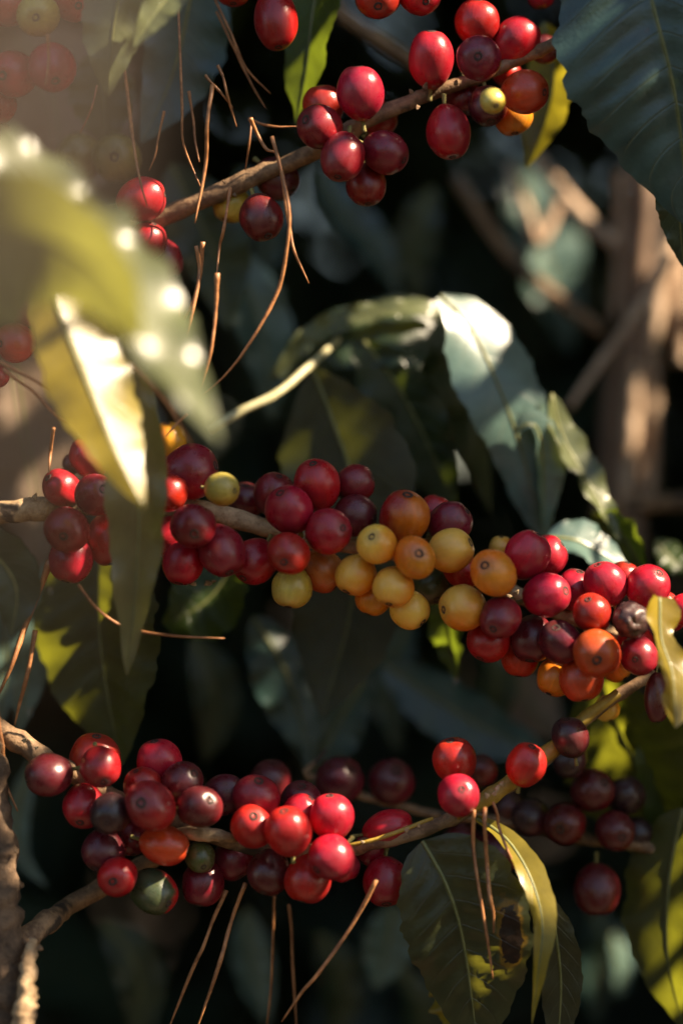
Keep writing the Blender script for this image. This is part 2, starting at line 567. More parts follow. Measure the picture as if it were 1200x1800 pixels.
def leaf(spine, hw, nrm, mat, name='coffee_leaf', label=None, group=None, parent=None, fold=0.25, wave=0.12, nw=4.0,
         curl=0.0, quilt=0.02, nrm2=None, phase=0.0, petiole=None, rib=True, base=0.85, widths=None, tipw=0.0):
    """spine: [(px, py, mm)...]; hw: half width in px, or (v>0 side, v<0 side); nrm: direction of the upper face."""
    N, M = 44, 12
    c, L = spline([P(*s) for s in spine], N)
    if not isinstance(hw, tuple):
        hw = (hw, hw)
    ym = sum(s[2] for s in spine) / len(spine)
    k = K * (D + ym * 0.001) / D
    n0 = Vector(nrm).normalized()
    n1 = Vector(nrm2).normalized() if nrm2 else n0
    org = Vector(c[0])
    vs, uv, fs = [], [], []
    for i in range(N + 1):
        u = i / N
        t = Vector(c[min(i + 1, N)] - c[max(i - 1, 0)]).normalized()
        nn = n0.lerp(n1, u)
        nn = (nn - t * nn.dot(t)).normalized()
        b = t.cross(nn)
        pr = smooth_w(u, base=base) if widths is None else float(np.interp(u, np.linspace(0, 1, len(widths)), widths))
        pr = max(pr, 0.012)
        for j in range(M + 1):
            v = 2 * j / M - 1
            w = (hw[0] if v > 0 else hw[1]) * k * pr
            a = abs(v)
            ed = wave * (hw[0] + hw[1]) * 0.5 * k * pr * a * a * (math.sin(2 * math.pi * nw * u + phase + (0.9 if v > 0 else 0)) + 0.22 * math.sin(2 * math.pi * nw * 2.3 * u + phase * 2 + (2.1 if v > 0 else 0)))
            ed *= 0.35 + 1.1 * abs(noise.noise(Vector((u * 6.0 + phase * 3.1, 2.0 if v > 0 else 7.0, hw[0] * 0.37))) + 0.35)
            qq = quilt * w * math.sin(math.pi * a) * abs(math.sin(math.pi * (9 * u - 1.5 * a ** 1.25)))
            h = fold * w * a - curl * w * a * a + ed + qq
            ragged = 1 + 0.035 * math.sin(41 * u + phase) + 0.025 * math.sin(97 * u + 2 * phase + v)
            th = min(1.0, max(0.0, fold)) * 0.35
            vs.append(Vector(c[i]) + b * (v * w * (1 - th * 0.4) * (ragged if a > 0.99 else 1)) + nn * h - org)
            uv.append((u, 0.5 + 0.5 * v))
    for i in range(N):
        for j in range(M):
            a = i * (M + 1) + j
            fs.append((a, a + 1, a + M + 2, a + M + 1))
    me = mesh(name, vs, fs, uv)
    if parent is None:
        o = link(name, me, LM[mat] if isinstance(mat, str) else mat)
        o.location = org
        if label:
            tag(o, label, 'leaf', group)
    else:
        o = link(name, me, LM[mat] if isinstance(mat, str) else mat, parent)
        o.location = org - parent.location
        if label:
            o['label'] = label
    if rib:
        r0 = 0.0007 * k / K
        ribv, ribf = tube_geo([Vector(q) for q in c[::4]], [r0 * 1.2, r0, r0 * 0.75, r0 * 0.4, r0 * 0.1], n=24, sides=6)
        link('midrib', mesh('midrib', recentre(ribv, org), ribf), M_RIB, o)
    if petiole:
        pv, pf = tube_geo([P(*s) for s in petiole], [0.0020, 0.0017, 0.0016, 0.0013, 0.0011], n=16, sides=8, rough=0.25)
        link('petiole', mesh('petiole', recentre(pv, org), pf), M_PALESTEM, o)
    return o


# ------------------------------------------------------------------ branches
def branch(name, label, pts, radii_px, mat, n=60, knots=None, rough=0.30, seed=1.0, cat='branch', sides=12):
    y0 = pts[0][2]
    o = tube(name, [P(*p) for p in pts], [r * K for r in radii_px], mat, n=n, sides=sides, rough=rough, seed=seed, knots=knots, knot_amp=0.22)
    return tag(o, label, cat)


def subtube(name, parent, pts, radii_px, mat, n=16, sides=7, rough=0.15, seed=2.0, knots=None):
    return tube(name, [P(*p) for p in pts], [r * K for r in radii_px], mat, parent=parent, n=n, sides=sides, rough=rough, seed=seed, knots=knots)


def scale_bits(parent, spots, mat, name='bud_scale', size=9, seed=0):
    """small pointed dry scales (stipules, dried flower ends) standing off a node."""
    r = random.Random(seed)
    for (px, py, y, ang) in spots:
        c = P(px, py, y)
        L = size * K * r.uniform(0.9, 1.7)
        d = Vector((math.cos(ang), -0.3 + r.uniform(-0.4, 0.3), math.sin(ang))).normalized()
        sd = d.cross(Vector((0, 1, 0))).normalized()
        nn = sd.cross(d)
        vs, fs = [], []
        for i, (t, w, h) in enumerate(((0, .30, 0), (.35, .36, .12), (.7, .22, .16), (1, .03, .05))):
            for s in (-1, 0, 1):
                vs.append(c + d * (t * L) + sd * (s * w * L) + nn * (h * L + (0.14 * L if s == 0 else 0)) + Vector((r.uniform(-1, 1), r.uniform(-1, 1), r.uniform(-1, 1))) * (0.05 * L))
        for i in range(3):
            for j in range(2):
                a = i * 3 + j
                fs.append((a, a + 1, a + 4, a + 3))
        m2 = mesh(name, recentre(vs, parent.location), fs)
        ob = link(name, m2, mat, parent)
        md = ob.modifiers.new('thickness', 'SOLIDIFY')
        md.thickness = 0.0003


upper = branch('coffee_branch', 'brown fruit-bearing branch crossing the top, its bare part rising from two red cherries',
               [(120, 450, 24), (210, 412, 22), (285, 383, 18), (400, 332, 14), (470, 302, 12), (560, 262, 10), (640, 215, 8), (720, 178, 8), (830, 140, 8), (905, 108, 6), (960, 82, 6), (1030, 50, 10), (1120, 20, 16)],
               [18, 17, 17, 17, 15, 14, 13, 12, 11, 9, 8], M_BARK, knots=[0.31, 0.50, 0.62, 0.72, 0.82], seed=3.1)
scale_bits(upper, [(398, 322, 8, 2.6), (410, 340, 8, -0.8), (560, 250, 4, 1.9), (725, 165, 2, 2.2), (735, 185, 0, -1.9), (745, 158, 0, 1.2), (640, 205, 0, 0.6), (800, 150, 0, 1.4)], M_BARK, seed=3)
middle = branch('coffee_branch', 'thick pale branch along the middle hidden under red and yellow cherries',
                [(-60, 912, 6), (40, 897, 4), (100, 893, 6), (200, 886, 10), (300, 890, 9), (380, 905, 4), (480, 932, 8), (560, 950, 10), (700, 972, 10), (850, 1015, 10), (950, 1065, 10), (1060, 1105, 10), (1230, 1175, 10)],
                [21, 20, 19, 18, 17, 16, 15, 14, 13, 12, 12, 12], M_BARKPALE, knots=[0.10, 0.22, 0.36, 0.5, 0.64, 0.78], seed=5.4)
scale_bits(middle, [(60, 878, 0, 1.2), (80, 880, 0, 0.4), (96, 880, 0, 2.1), (480, 922, 0, 0.3), (905, 1045, 0, 1.0), (915, 1055, -2, 0.2), (898, 1052, -2, 2.5), (360, 1024, -4, -0.2), (345, 1026, -4, 3.3), (372, 1022, -4, 0.1)], M_SCALE, seed=5)
lower = branch('coffee_branch', 'knotty branch along the bottom carrying dark red cherries, bare pale bark at its upper end',
               [(-60, 1255, -8), (0, 1283, -8), (60, 1322, -8), (125, 1358, -6), (190, 1395, -2), (290, 1438, 0), (370, 1468, -6), (450, 1490, -2), (600, 1497, -2), (650, 1482, -6), (720, 1468, -8), (790, 1440, -8), (850, 1410, -8), (910, 1370, -6), (975, 1320, -2), (1020, 1272, 0), (1085, 1222, 2), (1150, 1185, 6)],
               [19, 18, 17, 15, 14, 14, 13, 13, 13, 13, 12, 12, 12, 12, 11, 10], M_BARK, n=80, knots=[0.08, 0.15, 0.30, 0.40, 0.53, 0.6, 0.68, 0.77], seed=8.2)
scale_bits(lower, [(62, 1316, -16, 0.5), (84, 1326, -16, 0.2), (104, 1338, -18, -0.1), (40, 1304, -16, 0.7), (112, 1346, -18, 0.3),
                   (866, 1398, -18, 0.9), (872, 1390, -18, 1.15), (880, 1382, -17, 1.3), (858, 1402, -18, 2.2), (640, 1482, -16, 2.6), (712, 1462, -20, 0.9), (735, 1454, -20, 1.3)], M_SCALE, seed=8, size=7)
subtube('green_tip', lower, [(800, 1432, -11), (855, 1403, -11), (912, 1363, -9), (975, 1312, -4), (1022, 1266, -1), (1086, 1218, 1)], [11, 14, 14, 12, 11, 9], M_GREENWOOD, n=30, rough=0.16, knots=[0.2, 0.55, 0.8])
subtube('bark_flake', lower, [(300, 1462, -6), (345, 1466, -14), (398, 1472, -14), (415, 1478, -8)], [5, 13, 12, 4], M_BARKPALE, rough=0.3)
subtube('thin_twig', lower, [(600, 1488, -13), (650, 1478, -15), (705, 1460, -15), (760, 1438, -13)], [3, 4, 4, 3], M_GREENWOOD, rough=0.3)
tr = branch('coffee_tree', 'rough brown main stem standing at the bottom edge with a pale broken side stub',
            [(-24, 1290, -14), (-8, 1440, -18), (4, 1600, -22), (16, 1740, -24), (26, 1900, -26)], [27, 31, 34, 37, 40], M_TRUNK, rough=0.35, seed=12.0, cat='tree', sides=18, n=50)
subtube('side_branch', tr, [(30, 1665, -16), (75, 1628, -8), (130, 1588, 12), (190, 1553, 12), (260, 1515, 14), (330, 1480, 14)], [21, 18, 17, 17, 16, 15], M_BARK, n=30, sides=12, rough=0.2, knots=[0.05, 0.2])
subtube('broken_stub', tr, [(58, 1652, -26), (52, 1690, -32), (48, 1740, -36), (40, 1830, -40)], [8, 15, 19, 22], M_BARKPALE, n=24, sides=12, rough=0.45, seed=4)
scale_bits(tr, [(50, 1655, -34, 2.3), (64, 1664, -32, -0.3), (36, 1560, -28, 1.0), (28, 1500, -26, 1.1)], M_BARK, seed=21, size=9, name='bark_flake')
dark_br = branch('coffee_branch', 'thin dark branch in shade at the right edge holding nearly black cherries',
                 [(1260, 1545, 44), (1190, 1512, 42), (1130, 1488, 40), (1050, 1478, 42), (960, 1462, 44), (860, 1440, 46), (760, 1430, 50), (620, 1395, 50)], [13, 12, 11, 10, 9, 8, 7], M_BARK, seed=6.6)
subtube('twig', dark_br, [(640, 1398, 50), (590, 1372, 50), (535, 1362, 46), (560, 1335, 48), (572, 1318, 50)], [6, 6, 7, 6, 4], M_BARK)
tag(tube('twig', [P(560, -20, 130), P(620, 38, 130), P(690, 85, 132), P(760, 130, 136)], [0.0035, 0.0032, 0.003, 0.0026], M_BARK, n=20, rough=0.2), 'blurred brown twig slanting behind the topmost cherries', 'twig')
tag(tube('twig', [P(935, 270, 240), P(985, 335, 236), P(1040, 395, 232), P(1085, 430, 228)], [0.0030, 0.0034, 0.0034, 0.003], M_STRAW, n=20, rough=0.2), 'pale blurred twig slanting down to the dry stems under the big dark leaf', 'twig')
tag(tube('twig', [P(800, 310, 230), P(880, 430, 226), P(960, 510, 222), P(1062, 585, 218)], [0.0026, 0.003, 0.0034, 0.003], M_BARK, n=20, rough=0.2), 'brown blurred twig crossing in front of the grey background leaf', 'twig')
tag(tube('twig', [P(895, 290, 250), P(925, 372, 246), P(946, 425, 246), P(985, 355, 250)], [0.002, 0.0026, 0.003, 0.002], M_STRAW, n=24, rough=0.2), 'small pale forked twig hanging in a V above the grey leaf', 'twig')
tag(tube('twig', [P(1000, 715, 180), P(1060, 630, 184), P(1110, 560, 188), P(1180, 450, 192)], [0.0018, 0.0022, 0.0022, 0.002], M_STRAW, n=20, rough=0.2), 'thin straw-coloured twig leaning against the dry stems', 'twig')
tag(tube('twig', [P(1040, 905, 190), P(1110, 890, 190), P(1220, 880, 194)], [0.003, 0.0034, 0.0036], M_BARK, n=16, rough=0.25), 'dark level twig below the dry stems at the right edge', 'twig')
for (pts, r, lab) in [
    ([(1128, 250, 260), (1135, 380, 260), (1120, 520, 262), (1122, 700, 262), (1110, 900, 262), (1100, 1050, 262)], [0.0062, 0.0068, 0.0062, 0.0068, 0.0072], 'thick dry brown stem standing blurred at the right, widest of the dry stalks'),
    ([(1172, 330, 230), (1165, 470, 230), (1150, 560, 228), (1140, 640, 230)], [0.0045, 0.005, 0.0045, 0.002], 'pale dry stalk with a ragged lower end beside the thick dry stem'),
    ([(1192, 420, 236), (1190, 540, 236), (1196, 640, 236)], [0.005, 0.0045, 0.003], 'short reddish dry stalk nearest the right edge'),
    ([(1118, 640, 240), (1108, 760, 240), (1098, 880, 240)], [0.0035, 0.004, 0.0035], 'narrow sunlit straw strip in front of the thick dry stem'),
    ([(1150, 620, 250), (1146, 740, 250), (1138, 890, 250)], [0.003, 0.0034, 0.003], 'thin pale straw strip between the thick dry stem and the right edge'),
    ([(1092, 300, 262), (1090, 430, 262), (1080, 560, 262)], [0.0026, 0.003, 0.002], 'thin straw strip beside the upper part of the thick dry stem'),
    ([(1088, 600, 300), (1075, 760, 300), (1070, 940, 300)], [0.005, 0.006, 0.006], 'dull brown dry stalk left of the thick dry stem')]:
    tag(tube('dry_stalk', [P(*q) for q in pts], r, M_STREAK if r[-1] > 0.0055 else M_STRAW, n=24, sides=8, rough=0.3, seed=r[0] * 999), lab, 'stalk', 'dry stalks standing behind the fruit')

# ------------------------------------------------------------------ leaves of the picture
CAMN = (0.0, -1.0, 0.0)
BACK = (-0.70, -0.66, -0.28)       # blade with the sun behind it
SPEC = (0.57, -0.62, 0.53)        # blade that mirrors the sun
GL = 'blurred leaves behind the fruit'
leaf([(1105, -150, -20), (1150, 20, -26), (1188, 180, -24), (1212, 400, -16)], (190, 110), (-0.15, -1.0, 0.12), 'teal', fold=0.12, wave=0.05, nw=2, quilt=0.12,
     label='large dark blue-green leaf hanging into the top right corner')
leaf([(1195, 250, 6), (1192, 350, 6), (1200, 470, 10)], 42, (-0.2, -1, 0.1), 'dark', label='small dark leaf half hidden under the large blue-green corner leaf')
leaf([(572, -90, 34), (550, 20, 34), (538, 120, 32), (519, 222, 30)], 78, BACK, 'green', fold=0.1, wave=0.04, widths=[0, .6, .85, 1, .92, .75, .7, .66, .45, .15, 0], label='narrow leaf hanging at the top, its lower half glowing green')
leaf([(225, -90, -40), (205, 20, -42), (195, 100, -42), (192, 170, -40)], 58, (0.25, -0.9, 0.3), 'pale', fold=-0.3, wave=0.1, label='grey-green leaf hanging beside the pale unripe cherry at the top')
leaf([(345, -60, -48), (300, -10, -50), (262, 40, -54), (236, 84, -56)], 34, (0.45, -0.7, 0.5), 'pale', fold=0.5, wave=0.15, label='curled leaf at the top edge with a sunlit pinkish dry tip')
leaf([(345, -90, 40), (330, 20, 44), (300, 140, 46), (248, 252, 44)], (66, 84), (0.1, -1, 0.1), 'teal', fold=0.1, wave=0.06, label='dark dull leaf behind the hanging pine needles at the top')
leaf([(170, 90, 60), (180, 170, 62), (185, 260, 64)], 62, CAMN, 'olive', wave=0.08, label='dim olive leaf below the red cherries of the top left corner')
leaf([(-190, 480, -200), (-40, 430, -200), (80, 420, -198), (180, 485, -194), (250, 600, -188)], (165, 128), (-0.50, -0.78, -0.33), 'spring', fold=0.1, wave=0.06, nw=2, quilt=0.03,
     label='big out-of-focus green leaf lit through, reaching in from the left edge')
leaf([(-10, 235, -150), (100, 345, -152), (195, 440, -157), (262, 540, -163), (325, 660, -172), (386, 772, -182)], (108, 80), (0.40, -0.78, 0.47), 'pale', fold=0.06, wave=0.22, nw=6, phase=0.7, quilt=0.0, widths=[.4, .75, .95, 1, .98, .85, .62, .34, .02],
     label='pale out-of-focus leaf with a glittering wavy edge, just behind the big green one')
leaf([(75, 470, -74), (120, 590, -80), (172, 720, -88), (205, 800, -93), (255, 893, -98)], (66, 98), (0.28, -0.86, 0.43), 'yellow', fold=-0.30, wave=0.10, nw=2.5, phase=2.0, quilt=0.0,
     label='yellow-edged leaf glaring white in the sun above the red cherries')
leaf([(212, 590, -50), (240, 740, -48), (245, 880, -46), (240, 1020, -44), (224, 1188, -42)], (58, 60), (-0.15, -1.0, 0.1), 'spring', fold=0.5, wave=0.3, nw=4, phase=1.0,
     label='folded olive leaf hanging in front of the red cherries with a grey rippled edge')
leaf([(182, 930, 44), (172, 1030, 42), (182, 1180, 40), (214, 1345, 40)], (135, 150), (-0.5, -0.82, -0.22), 'olive', fold=0.12, wave=0.07, nw=3, quilt=0.06, label='broad olive leaf with yellow sunlit patches hanging below the red cherries')
leaf([(415, 985, 64), (370, 1050, 62), (318, 1085, 60), (285, 1095, 60)], 87, BACK, 'green', wave=0.06, label='small green leaf lit from behind under the row of red cherries')
leaf([(85, 985, 70), (70, 1080, 72), (50, 1180, 74), (35, 1290, 74)], 44, (0.3, -0.9, 0.2), 'silver', wave=0.1, label='grey blurred leaf between two slanting pine needles')
leaf([(15, 1000, 90), (10, 1100, 90), (8, 1200, 92), (-5, 1290, 92)], 34, (0.3, -0.9, 0.3), 'silver', wave=0.1, label='pale grey blurred leaf touching the left edge above the bare branch end')
leaf([(-60, 940, -40), (0, 985, -42), (30, 1040, -42), (20, 1120, -42)], 56, CAMN, 'dark', wave=0.06, label='dark rounded leaf poking in at the left edge under the pale branch')
leaf([(20, 600, 150), (35, 720, 150), (60, 860, 150), (70, 1000, 150)], 110, (0.3, -0.9, 0.3), 'dry', wave=0.1, label='dull brown dry leaf blurred far behind the red cherries at the left')
leaf([(80, 640, 190), (150, 720, 190), (180, 820, 190), (190, 930, 190)], 120, (0.3, -0.9, 0.3), 'silver', wave=0.1, label='grey blurred leaf far behind the sun-glared yellow leaf')
leaf([(30, 60, 170), (80, 150, 170), (100, 260, 170), (90, 380, 170)], 150, (0.3, -0.9, 0.3), 'dry', wave=0.1, label='brown dry leaf blurred behind the cherries of the top left corner')
arch = leaf([(478, 665, 86), (545, 590, 86), (640, 552, 86), (740, 548, 88), (815, 610, 92), (850, 760, 96), (862, 900, 100)], (120, 26), (0.12, -0.85, 0.35), 'dark', fold=0.1, wave=0.16, nw=6, label='arching dark leaf with a pale beaded upper edge behind the maroon cherries')
leaf([(488, 660, 82), (545, 594, 80), (630, 556, 79), (720, 542, 80), (782, 545, 84)], (20, 24), (0.45, -0.78, 0.43), 'pale', name='curled_edge', parent=arch, rib=False, fold=0.2, wave=0.35, nw=6, quilt=0.0, widths=[.5, .8, 1, .95, .9, .85, .8, .4])
leaf([(545, 640, 66), (585, 740, 64), (625, 880, 62), (618, 1060, 62), (566, 1262, 60)], (140, 125), (-0.4, -0.9, -0.1), 'shade', fold=0.08, wave=0.05, nw=3, widths=[0, .5, .85, 1, 1, .98, .92, .82, .66, .4, 0.02],
     petiole=[(368, 755, 46), (425, 722, 48), (490, 690, 52), (552, 636, 66), (615, 578, 92)], label='very large dark olive leaf behind the yellow cherries, its tip green below them')
leaf([(640, 600, 78), (705, 690, 78), (760, 800, 80), (800, 900, 84)], (86, 60), (-0.3, -0.9, 0.05), 'dark', fold=0.15, wave=0.1, label='dark leaf with small green sun flecks beside the silvery curled leaf')
leaf([(772, 520, 62), (826, 575, 61), (880, 690, 58), (918, 800, 62), (958, 955, 70)], (76, 82), (0.45, -0.78, 0.43), 'silver', fold=0.08, wave=0.10, nw=2, nrm2=(-0.1, -1.0, 0.05), widths=[0.15, .62, .9, 1, 1, .9, .74, .62, .52, .36, .02], curl=0.12, quilt=0.0,
     label='silvery curled leaf with a white sunlit shoulder above the red cherries')
leaf([(905, 760, 52), (935, 745, 54), (952, 800, 58), (955, 940, 64)], (16, 40), (0.35, -0.8, 0.4), 'silver', fold=0.4, wave=0.1, label='narrow grey-green leaf fold hanging from the silvery curled leaf')
leaf([(968, 692, 60), (984, 760, 60), (1022, 830, 58), (1058, 890, 56), (1090, 955, 54)], (36, 36), (0.45, -0.78, 0.43), 'pale', fold=0.35, quilt=0.0, wave=0.2, nw=4, label='small pale crinkled leaf standing right of the silvery curled leaf')
leaf([(960, 945, 46), (1010, 950, 46), (1060, 975, 48), (1105, 1000, 50)], 46, (0.4, -0.7, 0.55), 'silver', wave=0.1, nw=3, label='sunlit greyish leaf just above the bright red cherries')
leaf([(1040, 900, 60), (1085, 930, 60), (1115, 975, 58), (1135, 1010, 58)], 48, BACK, 'green', wave=0.16, label='little green leaf at the lower end of the pale crinkled leaf')
leaf([(1150, 950, 80), (1180, 985, 80), (1215, 1010, 80)], 32, (0.3, -0.8, 0.4), 'green', wave=0.2, label='bright green leaf tip at the right edge above the red cherries')
leaf([(1158, 1050, -34), (1160, 1120, -38), (1180, 1185, -42), (1186, 1280, -48)], (38, 42), (0.45, -0.78, 0.43), 'yellow', quilt=0.0, fold=0.35, wave=0.2, nw=3, phase=0.6, widths=[.5, .95, .8, .5, .62, .85, .8, .7, .85, .6, 0.05], label='bright yellow wavy leaf edge in front of the cherries at the right edge')
leaf([(1055, 1195, 56), (1090, 1290, 54), (1150, 1400, 52), (1215, 1560, 52)], (168, 168), BACK, 'olive', fold=0.1, wave=0.06, quilt=0.08, label='big olive leaf with yellow sun patches beside the blackened cherry')
leaf([(1215, 1180, 44), (1190, 1290, 46), (1170, 1420, 50), (1150, 1500, 52)], (70, 50), (-0.2, -1, 0.1), 'green', wave=0.08, label='dull green leaf at the right edge below the wavy yellow leaf')
leaf([(1200, 1420, 34), (1176, 1540, 34), (1172, 1680, 32), (1202, 1815, 30)], (90, 100), (-0.6, -0.7, -0.3), 'olive', fold=0.08, wave=0.07, label='leaf with glowing yellow patches in the bottom right corner')
eaten = leaf(parent=lower, name='leaf', spine=[(742, 1478, -15), (786, 1560, -17), (815, 1660, -15), (842, 1860, -8)], hw=(102, 130), nrm=(-0.12, -1.0, 0.05), mat='eaten', fold=0.14, wave=0.06, nw=2.5, quilt=0.10, base=0.7,
             label='dark green leaf with a brown dead patch hanging from the bottom branch')
leaf(parent=lower, name='leaf', spine=[(836, 1438, -10), (888, 1474, -16), (930, 1540, -24), (952, 1620, -30), (946, 1700, -32), (934, 1800, -30)], hw=(26, 30), nrm=(0.35, -0.86, 0.35), mat='yellow', fold=0.35, wave=0.08, widths=[.25, .5, .75, .95, 1, .95, .8, .6, .4, .2, .02],
     label='curved yellow leaf bending down beside three short pine needles')
leaf([(955, 1570, 4), (975, 1640, 4), (985, 1740, 6), (975, 1880, 8)], (38, 40), (-0.1, -1, 0.1), 'shade', fold=0.1, wave=0.08, label='dark olive leaf hanging just behind the curved yellow leaf')
leaf([(775, 1700, 16), (800, 1760, 18), (812, 1850, 20)], 50, BACK, 'yellow', wave=0.2, label='scrap of yellow and brown leaf at the bottom under the dark green leaf')
leaf([(445, 1085, 104), (492, 1160, 104), (525, 1250, 102), (548, 1350, 100)], (60, 56), (0.2, -0.9, 0.35), 'teal', fold=-0.25, wave=0.18, nw=4, label='blue-green leaf with pale beaded edges above the lower cherries')
leaf([(640, 1195, 120), (600, 1260, 118), (565, 1330, 116), (540, 1400, 116)], (50, 50), (0.3, -0.9, 0.4), 'teal', fold=0.2, wave=0.12, label='small blue-green leaf pointing down toward the lower maroon cherries')
leaf([(670, 1165, 130), (760, 1225, 128), (860, 1285, 126), (985, 1335, 124)], (62, 62), (0.2, -0.85, 0.5), 'teal', fold=-0.15, wave=0.08, label='long blue-green leaf slanting behind the pair of bright red cherries')
leaf([(778, 1030, 50), (786, 1090, 52), (795, 1150, 54), (801, 1194, 54)], 42, BACK, 'green', label='slim green leaf tip with a shining water drop under the yellow cherries')
leaf([(395, 430, 140), (440, 520, 140), (468, 620, 142), (478, 740, 144)], 60, (0.35, -0.85, 0.4), 'silver', wave=0.1, label='bluish-grey blurred leaf behind the long curved pine needle')
leaf([(300, 290, 110), (345, 380, 110), (385, 470, 112), (400, 580, 112)], 70, (0.1, -1.0, 0.2), 'dark', wave=0.08, label='dark blurred leaf behind the bare part of the upper branch')
leaf([(905, 270, 300), (935, 370, 300), (965, 480, 300), (1000, 620, 304)], 76, (0.3, -0.85, 0.4), 'silver', wave=0.1, label='grey-green blurred leaf far back between the twigs')
leaf([(955, 40, 60), (972, 130, 58), (958, 210, 56), (925, 296, 54)], 62, BACK, 'yellow', fold=0.15, wave=0.08, label='yellow-green leaf glowing behind the orange cherry at the top')
leaf([(60, 1330, 120), (30, 1440, 120), (40, 1510, 120), (85, 1560, 120)], (22, 24), (0.3, -0.9, 0.3), 'silver', wave=0.1, label='grey curved leaf strip blurred behind the brown main stem')
leaf([(690, 1590, 150), (680, 1660, 150), (660, 1740, 150)], 52, (0.35, -0.85, 0.4), 'silver', wave=0.1, label='grey blurred leaf low behind the dark leaf with the dead patch')
leaf([(1075, 1640, 220), (1090, 1700, 220), (1085, 1760, 220)], 30, SPEC, 'silver', wave=0.1, label='small sunlit blurred leaf at the bottom right of the dead-patched leaf')
leaf([(430, 1600, 200), (440, 1690, 200), (470, 1800, 200)], 40, (0.35, -0.85, 0.4), 'silver', wave=0.1, label='grey blurred leaf low behind the two slanting straw needles')
leaf([(905, 1180, 190), (930, 1240, 190), (985, 1300, 190)], 60, (0.35, -0.85, 0.4), 'dry', wave=0.1, label='brown blurred leaf behind the lowest orange cherries')

drop_v, drop_f = [], []
for i in range(9):
    t = math.pi * i / 8
    for j in range(12):
        a = 2 * math.pi * j / 12
        r = math.sin(t) * (1 - 0.25 * math.cos(t))
        drop_v.append(Vector((r * math.cos(a), r * math.sin(a), math.cos(t) * 1.15)) * 0.0011)
for i in range(8):
    for j in range(12):
        drop_f.append((i * 12 + j, (i + 1) * 12 + j, (i + 1) * 12 + (j + 1) % 12, i * 12 + (j + 1) % 12))
ME_DROP = mesh('water_drop', drop_v, drop_f)
for (px, py, y, lab) in [(801, 1199, 53.5, 'shining water drop on the slim green leaf tip under the yellow cherries'),
                         (88, 1040, 38, 'tiny water drop on the edge of the broad olive leaf'),
                         (52, 1252, 70, 'tiny water drop on the grey leaf above the bare branch end')]:
    o = link('water_drop', ME_DROP, M_WATER)
    o.location = P(px, py, y)
    tag(o, lab, 'water drop')

# blade added close to the lens; its blur stands in for veiling glare
bl = leaf([(0, -520, -650), (10, 60, -656), (-10, 420, -660), (0, 800, -660), (-40, 1250, -656)], (95, 95), (0.5, -0.8, 0.3), M_VEILBLADE, name='veil_blade', fold=0.3, wave=0.05, rib=False, quilt=0.0,
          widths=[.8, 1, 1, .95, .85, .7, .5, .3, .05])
tag(bl, 'added brown blade near the lens, its blur standing in for lens glare', 'veil blade')

# more of the shrub's own leaves, dim and out of focus, in the gaps between the rows
for (sp, hw, nr, mt, lb) in [
    ([(560, 300, 190), (600, 370, 190), (660, 440, 192), (700, 520, 194)], 44, (0.25, -0.9, 0.35), 'teal', 'dim blue-green leaf in the dark gap below the shaded wine-red bunch of the upper branch'),
    ([(760, 330, 230), (735, 400, 230), (725, 470, 232), (740, 540, 234)], 40, (0.2, -0.95, 0.2), 'dark', 'dim dark leaf in the gap between the brown crossing twig and the arching leaf'),
    ([(420, 300, 210), (455, 360, 210), (470, 430, 212), (462, 500, 214)], 46, (0.3, -0.9, 0.3), 'teal', 'dim blue-green leaf straight behind the dangling dark maroon cherry'),
    ([(340, 1120, 170), (370, 1190, 170), (380, 1260, 172), (360, 1340, 174)], 44, (0.2, -0.9, 0.3), 'dark', 'dim dark leaf in the black gap right of the broad olive leaf'),
    ([(720, 1090, 180), (690, 1160, 180), (680, 1230, 182), (700, 1320, 184)], 42, (0.2, -0.9, 0.35), 'teal', 'dim blue-green leaf right of the very large dark olive leaf tip'),
    ([(180, 1620, 180), (230, 1680, 180), (250, 1750, 182), (240, 1840, 184)], 46, (0.25, -0.9, 0.3), 'dark', 'dim dark green leaf in the dark corner under the bare side branch'),
    ([(560, 1640, 210), (590, 1700, 210), (600, 1770, 212), (580, 1840, 214)], 42, (0.3, -0.85, 0.4), 'dark', 'dim dark green leaf at the bottom behind the long straw needle'),
    ([(700, 1700, 190), (735, 1760, 190), (740, 1830, 192), (720, 1900, 194)], 40, (0.3, -0.85, 0.4), 'dark', 'dim dark green leaf cut by the bottom edge beside the dead-patched leaf'),
    ([(1040, 1600, 230), (1060, 1660, 230), (1040, 1730, 232), (1050, 1800, 234)], 46, (0.3, -0.85, 0.4), 'teal', 'dim blue-green leaf under the lone hanging maroon cherry'),
    ([(840, 1110, 160), (870, 1180, 160), (860, 1250, 162), (830, 1310, 164)], 40, (0.3, -0.85, 0.4), 'dark', 'dim dark leaf under the wine-red cherry below the amber one')]:
    leaf(sp, hw, nr, mt, wave=0.1, label=lb)


